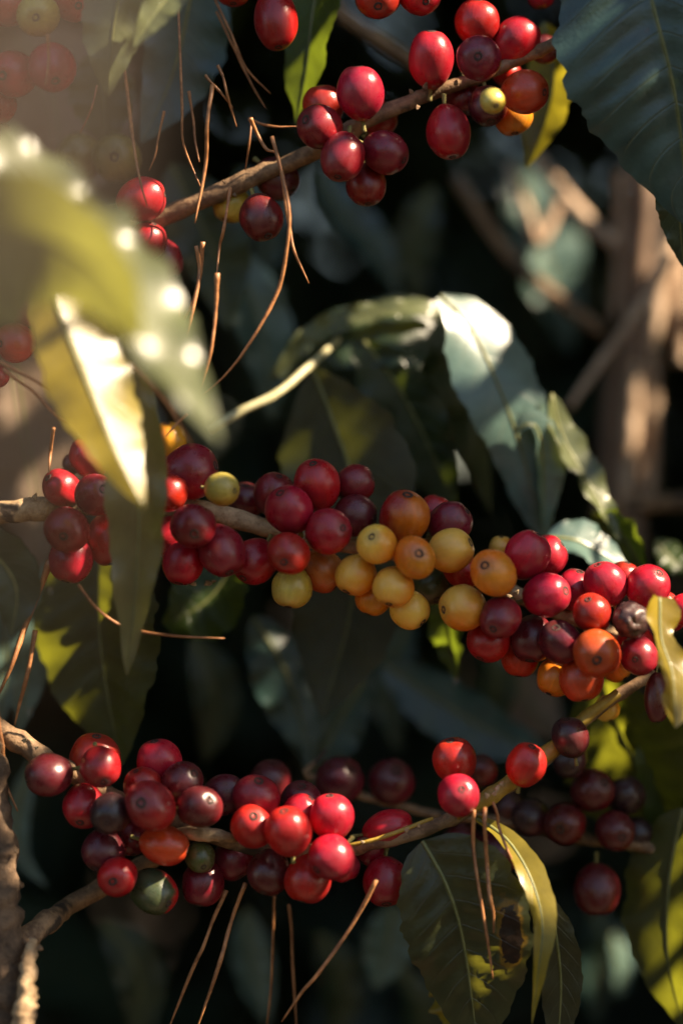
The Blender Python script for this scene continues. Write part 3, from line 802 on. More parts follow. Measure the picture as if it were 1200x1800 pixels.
# ------------------------------------------------------------------ coffee cherries
def cherry_mesh(seed, wrinkle=0.0):
    nu, nv = 22, 28
    vs, fs = [], []
    for i in range(nu + 1):
        th = math.pi * i / nu                       # 0 at the navel pole (+Z)
        for j in range(nv):
            a = 2 * math.pi * j / nv
            sx, cz = math.sin(th), math.cos(th)
            rr = abs(sx) ** 0.96
            z = cz
            if cz > 0:
                z = cz - 0.075 * math.exp(-(th / 0.26) ** 2) * (1.0)     # shallow dimple round the scar
            else:
                z = cz * (1.0 + 0.05 * cz * cz)                            # a little drawn out to the stalk
            d = Vector((rr * math.cos(a) * 1.015, rr * math.sin(a) * 0.985, z))
            f = 1 + 0.045 * noise.noise(d * 1.3 + Vector((seed * 7.1, 0, 3))) + 0.008 * math.cos(2 * a)
            if wrinkle:
                f += wrinkle * (1.1 * abs(noise.noise(d * 1.9 + Vector((seed, 5, 0)))) - 0.22) + wrinkle * 0.22 * abs(noise.noise(Vector((d.x * 5, d.y * 5, d.z * 2)))) - 0.03
            vs.append(d * f)
    for i in range(nu):
        for j in range(nv):
            k = (j + 1) % nv
            fs.append((i * nv + j, (i + 1) * nv + j, (i + 1) * nv + k, i * nv + k))
    me = mesh('cherry', vs, fs)
    return me


def navel_mesh(seed):
    prof = [(0.0, -0.045), (0.045, -0.040), (0.07, -0.005), (0.085, 0.022), (0.115, 0.030), (0.145, 0.012), (0.165, -0.03)]
    n = 14
    vs, fs = [(0, 0, prof[0][1])], []
    for i, (r, z) in enumerate(prof[1:]):
        for j in range(n):
            a = 2 * math.pi * j / n
            f = 1 + 0.16 * noise.noise(Vector((math.cos(a) * 1.4, math.sin(a) * 1.4, seed * 3.3)))
            vs.append((r * f * math.cos(a), r * f * math.sin(a), z + 0.014 * noise.noise(Vector((math.cos(a) * 3, math.sin(a) * 3, seed + i)))))
    for j in range(n):
        fs.append((0, 1 + j, 1 + (j + 1) % n))
    for i in range(len(prof) - 2):
        for j in range(n):
            a, b = 1 + i * n + j, 1 + i * n + (j + 1) % n
            fs.append((a, a + n, b + n, b))
    return mesh('navel', [Vector(v) + Vector((0, 0, 0.925)) for v in vs], fs)


CH_ME = {}
DRY_ME = cherry_mesh(3.3, 0.38)
DRY_ME.materials.append(M_DRIED)
NAV = [navel_mesh(i) for i in range(4)]
for m in NAV:
    m.materials.append(M_NAVEL)
sv, sf = tube_geo([Vector((0, 0, -0.9)), Vector((0.02, 0.01, -1.15)), Vector((0.06, 0.0, -1.45))], [0.11, 0.09, 0.12], n=6, sides=7)
STALK = mesh('stalk', sv, sf)
STALK.materials.append(M_STALK)

UP, CAMD = (0, 1, .3), (0, 0, 1)
# x, y, radius (photo px), length/width, depth mm, colour, tip direction (right, up, to camera), label
CHERRIES = [
    # --- top edge and upper branch
    (485, 36, 38, 1.28, 4, 'crim', (.1, -1, .2), 'long dark red cherry hanging at the top edge, bright rim at its lower end'),
    (410, -24, 34, 1.0, 10, 'crim', (0, -1, .3), 'red cherry almost cut off by the top edge, beside the long hanging one'),
    (664, -6, 39, 1.0, 0, 'red', (0, -.6, .8), 'red cherry cut by the top edge, the lower of a touching pair'),
    (736, -13, 38, 1.0, 4, 'red', (.3, -.6, .8), 'red cherry cut by the top edge, nudged against the right side of its neighbour'),
    (633, 162, 41, 1.06, -6, 'red', (-.1, 1, .2), 'upright red cherry on the upper branch with a sunlit triangle on its crown'),
    (568, 186, 35, 1.0, 12, 'red', (-.2, 1, .1), 'sunlit red cherry tucked behind the upright one and the shaded one with a bright stripe'),
    (562, 223, 38, 1.0, -6, 'wine', (-.6, .2, .7), 'wine-red cherry with a bright sun stripe, first on the upper branch past its bare part'),
    (666, 208, 30, 1.0, 20, 'red', (.5, .6, 0), 'red cherry mostly hidden behind the upper branch showing one white glint'),
    (602, 276, 37, 1.12, -10, 'wine', (-.25, -1, .5), 'shaded wine-red cherry hanging under the striped one'),
    (677, 268, 39, 1.0, -4, 'wine', (.8, -.4, .4), 'shaded wine-red cherry hanging under the middle of the upper branch, right one of three'),
    (643, 325, 36, 1.0, 4, 'wine', (.1, -1, .3), 'lowest shaded wine-red cherry of the bunch under the upper branch'),
    (757, 103, 38, 1.2, 2, 'red', (0, 1, .25), 'egg-shaped red cherry standing alone on top of the upper branch with a white glint'),
    (838, 39, 37, 1.0, 6, 'red', (0, 1, .3), 'bright red cherry topmost of the upper branch cluster with a broad white shine'),
    (841, 102, 38, 1.0, -14, 'wine', (-.1, -.1, 1), 'dusky wine cherry facing out with a dark navel and a thin glowing rim'),
    (908, 71, 40, 1.06, 8, 'crim', (.5, .6, .2), 'red cherry behind the upper branch right of the dusky one'),
    (957, 86, 24, 1.0, 22, 'mar', (.5, 0, 0), 'small dark red cherry edge showing against the corner leaf'),
    (950, -10, 24, 1.0, 30, 'crim', (0, -1, 0), 'red cherry sliver at the top edge beside the corner leaf'),
    (890, 128, 26, 1.0, 22, 'red', (.3, -.3, .2), 'bright red cherry peeping between the dusky one and the brown-orange one'),
    (788, 233, 39, 1.2, 0, 'red', (.15, -1, .2), 'drop-shaped red cherry hanging below the upper branch with a sunlit side rim'),
    (815, 172, 30, 1.0, 16, 'wine', (0, -.5, .2), 'shaded red cherry behind the upper branch above the hanging drop-shaped one'),
    (857, 186, 33, 1.0, 4, 'mar', (.1, -.8, .4), 'dark maroon cherry behind the little pale unripe one'),
    (865, 177, 22, 1.05, -26, 'lime', (.2, -.5, .8), 'little pale green unripe cherry with a white glint under the upper branch'),
    (922, 162, 38, 1.0, -12, 'orrd', (.7, -.1, .5), 'brown-orange cherry in shade near the corner leaf'),
    (901, 204, 32, 1.0, 8, 'ora', (.1, -1, .2), 'glowing orange cherry under the brown-orange one'),
    (250, 350, 38, 1.06, 4, 'red', (1, .2, .1), 'red cherry at the lower end of the upper branch, with a needle across it'),
    (260, 424, 32, 1.05, 10, 'red', (.3, .9, .3), 'sun-glinting red cherry just below the one with the needle across it'),
    (288, 456, 33, 1.15, 16, 'wine', (.4, -.8, .2), 'shaded red cherry lowest of the three at the lower end of the upper branch'),
    (459, 383, 38, 1.05, -2, 'mar', (.3, -.8, .4), 'dark maroon cherry dangling under the bare part of the upper branch'),
    (407, 359, 32, 1.0, 22, 'lime', (-.3, -.8, .2), 'yellow-green cherry partly hidden behind the bare part of the upper branch'),
    (487, 314, 37, 1.0, 20, 'mar', (.4, -.4, .2), 'very dark cherry behind the bare part of the upper branch'),
    (205, 278, 44, 1.0, 34, 'lime_dim', (0, -.1, 1), 'dim yellow-green cherry with a navel above the cherry with the needle across it'),
    (140, 275, 40, 1.0, 46, 'lime_dim', (-.4, -.4, .8), 'dim yellow-green cherry beside another, half hidden by the leaves at the left'),
    # --- top left corner
    (68, 27, 37, 1.0, -20, 'lime', (.0, -.3, 1), 'pale yellow-green cherry with a brown navel in the top left corner'),
    (92, 118, 42, 1.0, -14, 'crim', (.2, -.6, .6), 'dusky red cherry directly under the pale yellow-green one'),
    (8, 8, 38, 1.0, -10, 'crim', (-.3, -.3, .6), 'red cherry cut by the top left corner of the picture'),
    (128, 2, 34, 1.0, 2, 'crim', (.3, -.3, .6), 'red cherry cut by the top edge right of the pale yellow-green one'),
    (24, 130, 41, 1.0, -12, 'crim', (-.3, -.2, .8), 'dusky red cherry at the left edge below the corner one'),
    (-6, 184, 34, 1.0, -8, 'crim', (0, -.5, .8), 'red cherry half cut by the left edge, lower of the dusky pair'),
    (-10, 235, 30, 1.0, -2, 'wine', (0, -.5, .8), 'red cherry sliver at the left edge just above the big pale leaf'),
    # --- left edge
    (27, 602, 34, 1.0, -10, 'crim', (-.6, -.1, .6), 'dusky red cherry at the left edge halfway up beside the yellow-edged leaf'),
    (48, 545, 24, 1.25, 0, 'red', (-.4, -1, .2), 'narrow red cherry pointing down over the one at the left edge'),
    (-6, 660, 21, 1.0, -6, 'crim', (0, -.6, .6), 'red cherry sliver at the left edge under its bigger neighbour'),
    # --- middle branch, left bunch
    (158, 802, 36, 1.0, 6, 'red', (-.2, .8, .3), 'bright red cherry touching the glaring white leaf, topmost of the left bunch'),
    (109, 858, 33, 1.0, 2, 'crim', (-.6, .5, .5), 'red cherry with a sunlit crown just above the pale branch end'),
    (169, 870, 36, 1.05, -10, 'wine', (.4, .25, .85), 'dark red cherry with a round scar beside the hanging olive leaf'),
    (118, 931, 39, 1.0, -18, 'wine', (-.05, -.3, .95), 'dark red cherry facing out just below the pale branch end'),
    (125, 984, 39, 1.0, -4, 'crim', (-.2, -1, .2), 'red cherry lowest of the left bunch, under the one facing out'),
    (190, 950, 37, 1.15, 0, 'crim', (.2, -1, .2), 'long red cherry half behind the hanging olive leaf'),
    (127, 815, 16, 1.0, 20, 'mar', (0, 1, 0), 'tiny dark cherry peeping behind the topmost one of the left bunch'),
    # --- middle branch, second bunch
    (336, 829, 47, 0.94, -4, 'wine', (.8, .2, .2), 'biggest dusky wine cherry with a crease, left of the small pale green one'),
    (390, 860, 28, 1.02, -26, 'lime', (.8, -.1, .62), 'small pale green cherry with a dark navel among the wine ones'),
    (297, 866, 33, 1.0, -10, 'crim', (-.3, .1, .8), 'red cherry half hidden by the grey rippled leaf under the biggest one'),
    (284, 818, 18, 1.0, 10, 'red', (0, .6, .5), 'small pink-lit cherry squeezed between the leaf and the biggest wine one'),
    (297, 776, 31, 1.1, 22, 'ora', (-.1, .8, .3), 'orange cherry above the biggest wine one with crossing needles'),
    (340, 924, 39, 1.0, -20, 'wine', (.1, -.35, .9), 'wine-red cherry facing out in front of the middle branch'),
    (300, 944, 37, 1.0, -2, 'crim', (-.5, -.3, .4), 'red cherry behind the grey rippled leaf next to the one facing out'),
    (322, 990, 36, 1.0, -10, 'crim', (-.2, -1, .2), 'red cherry lowest in the bunch right of the grey rippled leaf'),
    (390, 968, 41, 1.06, -14, 'wine', (.3, -.8, .4), 'large wine-red cherry under the bare stretch of the middle branch'),
    (447, 987, 39, 1.0, -8, 'crim', (-.4, -.6, .4), 'plain red cherry below the bare stretch beside the one with a square navel'),
    (432, 880, 29, 1.0, 22, 'mar', (0, .4, .2), 'dark red cherry behind the bare stretch of the middle branch'),
    (507, 973, 37, 1.0, -22, 'crim', (-.2, -.38, .9), 'red cherry with a square dark navel above the yellow-green one'),
    (482, 869, 36, 1.0, 6, 'wine', (.2, .7, .4), 'wine-red cherry behind the one with the dark navel on its shoulder'),
    (508, 896, 41, 1.0, -14, 'crim', (-.35, .7, .62), 'red cherry with a dark navel on its shoulder where the bare stretch ends'),
    (557, 852, 41, 1.04, -2, 'crim', (-.15, .84, .52), 'tallest red cherry on top of the middle bunch with a navel at its crown'),
    (624, 850, 32, 1.0, 6, 'wine', (.8, .3, .2), 'wine-red cherry right of the tallest one'),
    (625, 906, 35, 1.0, 2, 'mar', (.9, -.1, .3), 'dark maroon cherry below the one right of the tallest'),
    (577, 934, 40, 1.0, -18, 'crim', (.65, .16, .75), 'red cherry with a navel turned to the yellow ones'),
    # --- yellow and orange part
    (513, 1034, 34, 1.0, -6, 'lime', (-.2, -1, .2), 'yellow-green cherry hanging lowest under the red ones'),
    (567, 1004, 36, 1.0, -6, 'dull', (.6, -.7, .1), 'dull orange cherry next to the hanging yellow-green one'),
    (625, 1011, 35, 1.02, -14, 'yel', (-.4, -.7, .2), 'plain golden cherry right of the dull orange one'),
    (662, 957, 34, 1.0, -24, 'yel', (-.28, .42, .86), 'golden cherry with a brown navel on its upper face, touching the maroon ones'),
    (711, 908, 43, 1.05, -8, 'rdor', (.1, .78, .45), 'large cherry shading from red into orange on the yellow stretch'),
    (729, 980, 36, 1.0, -26, 'ora', (.16, .22, .95), 'orange cherry with a brown ringed navel facing straight out'),
    (691, 1032, 34, 1.0, -20, 'yel', (-.25, -.9, .4), 'golden cherry with a red-brown navel pointing down'),
    (656, 1049, 32, 1.0, -6, 'ora', (-.3, -.9, .1), 'deep golden cherry half hidden behind the one with a downward navel'),
    (720, 1072, 33, 1.0, -10, 'yel', (.6, -.6, .3), 'golden cherry lowest under the orange one with the ringed navel'),
    (764, 901, 29, 1.0, 14, 'crim', (.2, .8, .1), 'red cherry behind the wine one above the yellow stretch'),
    (791, 919, 37, 1.04, -2, 'wine', (.7, .5, .3), 'wine-red cherry on top of the yellow stretch'),
    (792, 967, 38, 1.04, -14, 'yel', (.85, .35, .3), 'big golden cherry with a grey navel turned sideways under the wine one'),
    (811, 1003, 32, 1.0, -2, 'orrd', (-.2, .2, .4), 'red-orange cherry wedged behind the amber one with a black navel'),
    (757, 1030, 32, 1.0, 8, 'grn', (.2, -.5, .4), 'dark green cherry in shade under the golden ones'),
    (813, 1068, 38, 1.0, -16, 'yel', (-.88, -.08, .42), 'golden cherry below the amber one, its navel turned to the dark green cherry'),
    (867, 1007, 41, 1.02, -24, 'ora', (-.4, .32, .85), 'amber cherry with a black navel where yellow meets red'),
    (880, 964, 21, 1.0, 16, 'yel', (0, .8, .2), 'bit of a yellow cherry behind the amber one'),
    # --- right part of the middle branch
    (926, 975, 38, 1.05, -12, 'red', (.45, .84, .25), 'red cherry with a flat-topped crown right of the amber one'),
    (961, 977, 34, 1.0, 6, 'red', (.6, .5, .2), 'sunlit red cherry half behind the flat-topped one'),
    (960, 1046, 39, 1.05, -16, 'red', (.75, .2, .6), 'red cherry with a sunlit scarred tip below the flat-topped pair'),
    (1009, 1036, 34, 1.0, 6, 'red', (.2, .8, .3), 'sunlit red cherry behind the one with the scarred tip'),
    (1063, 1026, 36, 1.06, -6, 'red', (-.4, .86, .25), 'red cherry with a white shine and a topmost tip scar in the right bunch'),
    (1096, 1014, 26, 1.0, 12, 'orrd', (.2, .9, .2), 'sunlit orange-red cherry between the two uppermost of the right bunch'),
    (1138, 1032, 38, 1.0, -8, 'red', (.45, .65, .6), 'red cherry with a pale tip scar at the upper end of the right bunch'),
    (1040, 1078, 34, 1.05, -20, 'red', (-.28, .72, .62), 'bright red cherry with a pale ring scar beside the shrivelled one'),
    (1107, 1090, 30, 1.0, -22, 'dry', (.2, -.2, .8), 'shrivelled dried black cherry among the shiny red ones'),
    (879, 1085, 35, 1.08, -20, 'wine', (-.38, -.5, .78), 'wine-red cherry with a dark navel under the amber one'),
    (858, 1126, 36, 1.0, -6, 'crim', (-.4, -.8, .3), 'red cherry lower down behind the wine one under the amber'),
    (935, 1124, 38, 1.06, -8, 'mar', (-.1, -.7, .2), 'dark maroon cherry in the shaded middle of the right bunch'),
    (984, 1128, 37, 1.0, -14, 'mar', (-.2, .5, .5), 'maroon cherry just left of the orange-lit one with a navel'),
    (1048, 1148, 40, 1.02, -26, 'orrd', (-.1, -.25, .95), 'orange-red cherry with a small dark navel, nearest in the right bunch'),
    (914, 1157, 31, 1.0, 2, 'orrd', (-.1, -1, .1), 'orange-red cherry peeping out below the maroon ones'),
    (977, 1190, 34, 1.0, -2, 'ora', (-.4, -.8, .2), 'shaded orange cherry at the bottom of the right bunch'),
    (1021, 1193, 38, 1.0, -10, 'orrd', (.1, -1, .2), 'shaded red-orange cherry lowest of the right bunch'),
    (1081, 1170, 27, 1.0, 8, 'ora', (.4, -.6, .2), 'glowing yellow-orange cherry behind the one with a small dark navel'),
    (1122, 1152, 34, 1.0, -16, 'wine', (-.3, -.15, .9), 'wine-red cherry with a navel under the shrivelled one'),
    (1115, 1130, 31, 1.0, 0, 'crim', (0, .7, .3), 'red cherry showing a rim above the wine one under the shrivelled one'),
    (1147, 1112, 31, 1.0, 2, 'mar', (.4, 0, .3), 'dark red cherry between the shrivelled one and the wavy yellow leaf'),
    (1168, 1064, 24, 1.0, 6, 'red', (.4, .5, .3), 'pink-lit red cherry just above the wavy yellow leaf'),
    (1181, 1089, 21, 1.0, -4, 'red', (.2, .1, .6), 'red cherry with a white glint behind the wavy yellow leaf'),
    (1204, 1072, 27, 1.0, -10, 'red', (.5, 0, .6), 'red cherry cut by the right edge above the wavy yellow leaf'),
    (1154, 1228, 22, 1.9, -8, 'mar', (0, -1, .1), 'long dark maroon cherry hanging behind the wavy yellow leaf'),
    (1066, 1246, 21, 1.0, 14, 'yel', (.2, -.8, .2), 'small brownish yellow cherry above the big olive leaf'),
    # --- lower branch, left
    (85, 1362, 37, 1.08, -10, 'mar', (-.9, -.2, .3), 'maroon cherry first on the lower branch beside its bare end'),
    (167, 1333, 41, 1.0, 8, 'red', (.1, .9, .3), 'large sunlit red cherry behind a shaded red one near the bare branch end'),
    (177, 1348, 35, 1.0, -14, 'crim', (.2, -.6, .6), 'red cherry overlapping the large sunlit one near the bare branch end'),
    (148, 1417, 37, 1.05, -8, 'red', (-.1, -.6, .7), 'bright red cherry with a strong shine below the bare branch end'),
    (195, 1430, 36, 1.0, -16, 'black', (-.1, -.3, .9), 'nearly black cherry right of the bright shining one'),
    (280, 1340, 38, 1.0, 4, 'crim', (-.2, .9, .2), 'red cherry with a sunlit crown, uppermost on the lower branch'),
    (253, 1384, 34, 1.0, 0, 'wine', (-.3, .7, .3), 'wine-red cherry between the uppermost one and the large dusky one'),
    (265, 1416, 43, 1.03, -18, 'wine', (-.3, .2, .85), 'large dusky wine cherry in the middle of the left bunch on the lower branch'),
    (321, 1375, 36, 1.0, -4, 'mar', (.5, .4, .5), 'dark maroon cherry above the one with a bright spot on its navel'),
    (351, 1418, 37, 1.05, -16, 'mar', (.52, .38, .75), 'dark maroon cherry with a sunlit spot on its navel'),
    (394, 1397, 33, 1.1, 6, 'mar', (.6, .3, .2), 'dark maroon cherry behind the one with a sunlit spot'),
    (183, 1495, 36, 1.0, -4, 'mar', (-.3, -.6, .4), 'dark cherry with a sliver of dry scale across it under the nearly black one'),
    (230, 1474, 28, 1.0, 10, 'wine', (.1, -.5, .2), 'dim wine cherry squeezed above the lit orange-red one'),
    (207, 1541, 34, 1.0, -12, 'red', (-.15, -.1, .95), 'red cherry with a dark navel hanging above the side branch'),
    (290, 1486, 35, 1.12, -8, 'orrd', (.95, -.2, .1), 'glowing orange-red cherry lying sideways under the large dusky one'),
    (270, 1567, 38, 1.15, -2, 'grrd', (.5, -.3, .5), 'half-ripe cherry, green on one side and red on the other'),
    (352, 1506, 27, 1.0, 4, 'grn', (.2, -.4, .6), 'small dark green cherry under the flake of pale bark'),
    (357, 1553, 38, 1.04, 6, 'wine', (-.2, -.9, .2), 'shaded red cherry lowest in the left bunch, below the small dark green one'),
    (409, 1512, 33, 1.0, 6, 'wine', (.3, -.6, .2), 'shaded dark red cherry right of the small dark green one'),
    # --- lower branch, middle
    (450, 1402, 39, 1.0, -2, 'wine', (.1, .6, .4), 'wine-red cherry above the one with the pale ringed tip'),
    (476, 1373, 35, 1.0, 32, 'mar', (.1, .5, .2), 'blurred dark red cherry above the middle of the lower branch'),
    (443, 1453, 36, 1.1, -14, 'red', (.1, .56, .82), 'red cherry with a pale ringed tip facing up and out'),
    (530, 1411, 37, 1.0, 8, 'mar', (0, .6, .4), 'maroon cherry rising behind the three bright red ones'),
    (528, 1428, 31, 1.0, -4, 'red', (.5, .7, .2), 'sunlit red cherry tucked in under the maroon one rising behind'),
    (506, 1461, 41, 1.0, -18, 'red', (-.1, .6, .3), 'plump red cherry with a sunlit upper half beside the ringed tip'),
    (583, 1435, 38, 1.02, -8, 'red', (-.1, .95, .2), 'glossy bright red cherry above another at the end of the middle bunch'),
    (582, 1507, 38, 1.0, -16, 'red', (-.4, -.3, .3), 'glossy bright red cherry below another at the end of the middle bunch'),
    (541, 1546, 40, 1.03, -8, 'red', (-.3, -.9, .2), 'shaded red cherry at the bottom of the middle bunch with a lit corner'),
    (473, 1534, 36, 1.06, -4, 'mar', (-.2, -.7, .3), 'dark maroon cherry hanging left of the shaded one with a lit corner'),
    (604, 1522, 28, 1.0, 6, 'red', (.3, -.8, .2), 'red cherry peeping out under the lower glossy one'),
    (596, 1372, 40, 1.0, 48, 'mar', (.3, .3, .4), 'blurred dark maroon cherry above the glossy pair'),
    (687, 1374, 39, 1.0, 50, 'mar', (.1, .3, .4), 'blurred dark maroon cherry left of the bright red pair'),
    (684, 1456, 33, 1.25, 8, 'red', (.95, .25, .1), 'oval red cherry lying along the knotty green twig'),
    (652, 1492, 30, 1.0, 12, 'crim', (-.4, -.5, .2), 'shaded red cherry under the knotty green twig'),
    (678, 1550, 40, 1.05, 4, 'crim', (.0, -.8, .4), 'round red cherry hanging alone with a needle across its lower half'),
    # --- lower branch, right
    (798, 1336, 37, 1.05, 0, 'red', (-.2, .85, .3), 'bright red cherry upper of the pair on the green branch end'),
    (805, 1398, 37, 1.08, -14, 'red', (.1, .35, .9), 'bright red cherry lower of the pair on the green branch end'),
    (924, 1344, 34, 1.1, -8, 'red', (.2, .7, .3), 'bright red cherry standing alone on the green branch end'),
    (846, 1354, 27, 1.0, 40, 'mar', (0, .5, .4), 'blurred dark maroon cherry behind the bright red pair'),
    (1002, 1296, 33, 1.05, 2, 'black', (-.2, .8, .2), 'blackened cherry on the end of the green branch'),
    (1000, 1335, 31, 1.0, 30, 'black', (0, -.6, .2), 'dark blurred cherry just below the blackened one'),
    # --- dark bunch at the right
    (1041, 1389, 37, 1.0, 36, 'mar', (.3, .3, .5), 'dark maroon cherry uppermost in the shaded bunch at the right'),
    (1099, 1397, 32, 1.0, 40, 'black', (.4, .2, .4), 'nearly black cherry upper right in the shaded bunch'),
    (992, 1448, 36, 1.0, 34, 'mar', (-.2, -.1, .6), 'dark maroon cherry left of the centre in the shaded bunch'),
    (1080, 1460, 35, 1.03, 32, 'mar', (.2, -.2, .9), 'dark maroon cherry with a faint navel in the middle of the shaded bunch'),
    (1119, 1467, 30, 1.0, 44, 'black', (.5, -.1, .3), 'nearly black cherry at the right end of the shaded bunch'),
    (932, 1437, 33, 1.0, 44, 'black', (-.3, 0, .4), 'nearly black cherry at the left of the shaded bunch'),
    (893, 1419, 29, 1.0, 48, 'black', (-.4, .2, .3), 'small nearly black cherry at the far left end of the shaded bunch'),
    (1048, 1565, 37, 1.12, 36, 'mar', (0, -1, .2), 'dark maroon cherry hanging alone below the shaded bunch'),
    (868, 1500, 38, 1.0, 52, 'mar', (-.2, -.6, .3), 'blurred dark red cherry behind the curved yellow leaf'),
    (812, 1477, 30, 1.0, 56, 'mar', (-.2, -.6, .3), 'blurred dark cherry below the lower of the bright red pair'),
]

CHERRIES = [c[:4] + (c[4] - 10,) + c[5:] if c[1] > 1290 and c[4] < 30 else c for c in CHERRIES]
pos = np.array([[c[0], c[1], c[4] / (K * 1000)] for c in CHERRIES], dtype=float)
rad = np.array([c[2] * (0.5 + 0.5 * c[3]) for c in CHERRIES])
hint = pos[:, 2].copy()
for it in range(120):
    moved = 0
    for i in range(len(pos)):
        for j in range(i + 1, len(pos)):
            dx, dy = pos[i, 0] - pos[j, 0], pos[i, 1] - pos[j, 1]
            need = (0.955 * (rad[i] + rad[j])) ** 2 - dx * dx - dy * dy
            if need <= 0:
                continue
            need = math.sqrt(need)
            dz = pos[i, 2] - pos[j, 2]
            if abs(dz) >= need:
                continue
            sgn = 1 if (hint[i] > hint[j] or (hint[i] == hint[j] and i > j)) else -1
            mv = (need - dz * sgn) * 0.5 * 0.5
            pos[i, 2] += sgn * mv
            pos[j, 2] -= sgn * mv
            moved += 1
    if not moved:
        break

GRP = 'coffee cherries on the branches'
CH_OBJ = []
for idx, (x, y, r, e, ymm, colr, ax, lab) in enumerate(CHERRIES):
    yy = pos[idx, 2] * K * 1000
    if colr == 'dry':
        me = DRY_ME
    else:
        key = (colr, idx % 4)
        if key not in CH_ME:
            CH_ME[key] = cherry_mesh(1.0 + idx % 4 * 1.7)
            CH_ME[key].materials.append(CM[colr])
        me = CH_ME[key]
    o = link('coffee_cherry', me)
    o.location = P(x, y, yy)
    z = Vector((ax[0], -ax[2], ax[1])).normalized()
    xa = Vector((0.85, -0.15, -0.55))
    xa = (xa - z * xa.dot(z)).normalized()
    ya = z.cross(xa)
    rot = Matrix((xa, ya, z)).transposed()
    spin = random.Random(idx).uniform(-0.5, 0.5)
    o.rotation_euler = (rot @ Matrix.Rotation(spin, 3, 'Z')).to_euler()
    kk = K * (D + yy * 0.001) / D
    s = r * kk * 1.035
    rs = random.Random(idx * 3 + 1)
    o.scale = (s * rs.uniform(0.94, 1.05), s * rs.uniform(0.94, 1.05), s * e * rs.uniform(1.0, 1.09))
    tag(o, lab, 'coffee cherry', GRP)
    CH_OBJ.append(o)
    if colr != 'dry':
        nv = link('navel', NAV[idx % 4])
        nv.parent = o
        nv.rotation_euler = (0, 0, idx * 1.3)
        ns = random.Random(idx + 99).uniform(1.15, 1.6)
        nv.scale = (ns, ns, 1.0)
    stk = link('stalk', STALK)
    stk.parent = o
    stk.rotation_euler = (0, 0, idx * 2.1)
hs = bpy.data.objects.get('coffee_cherry')


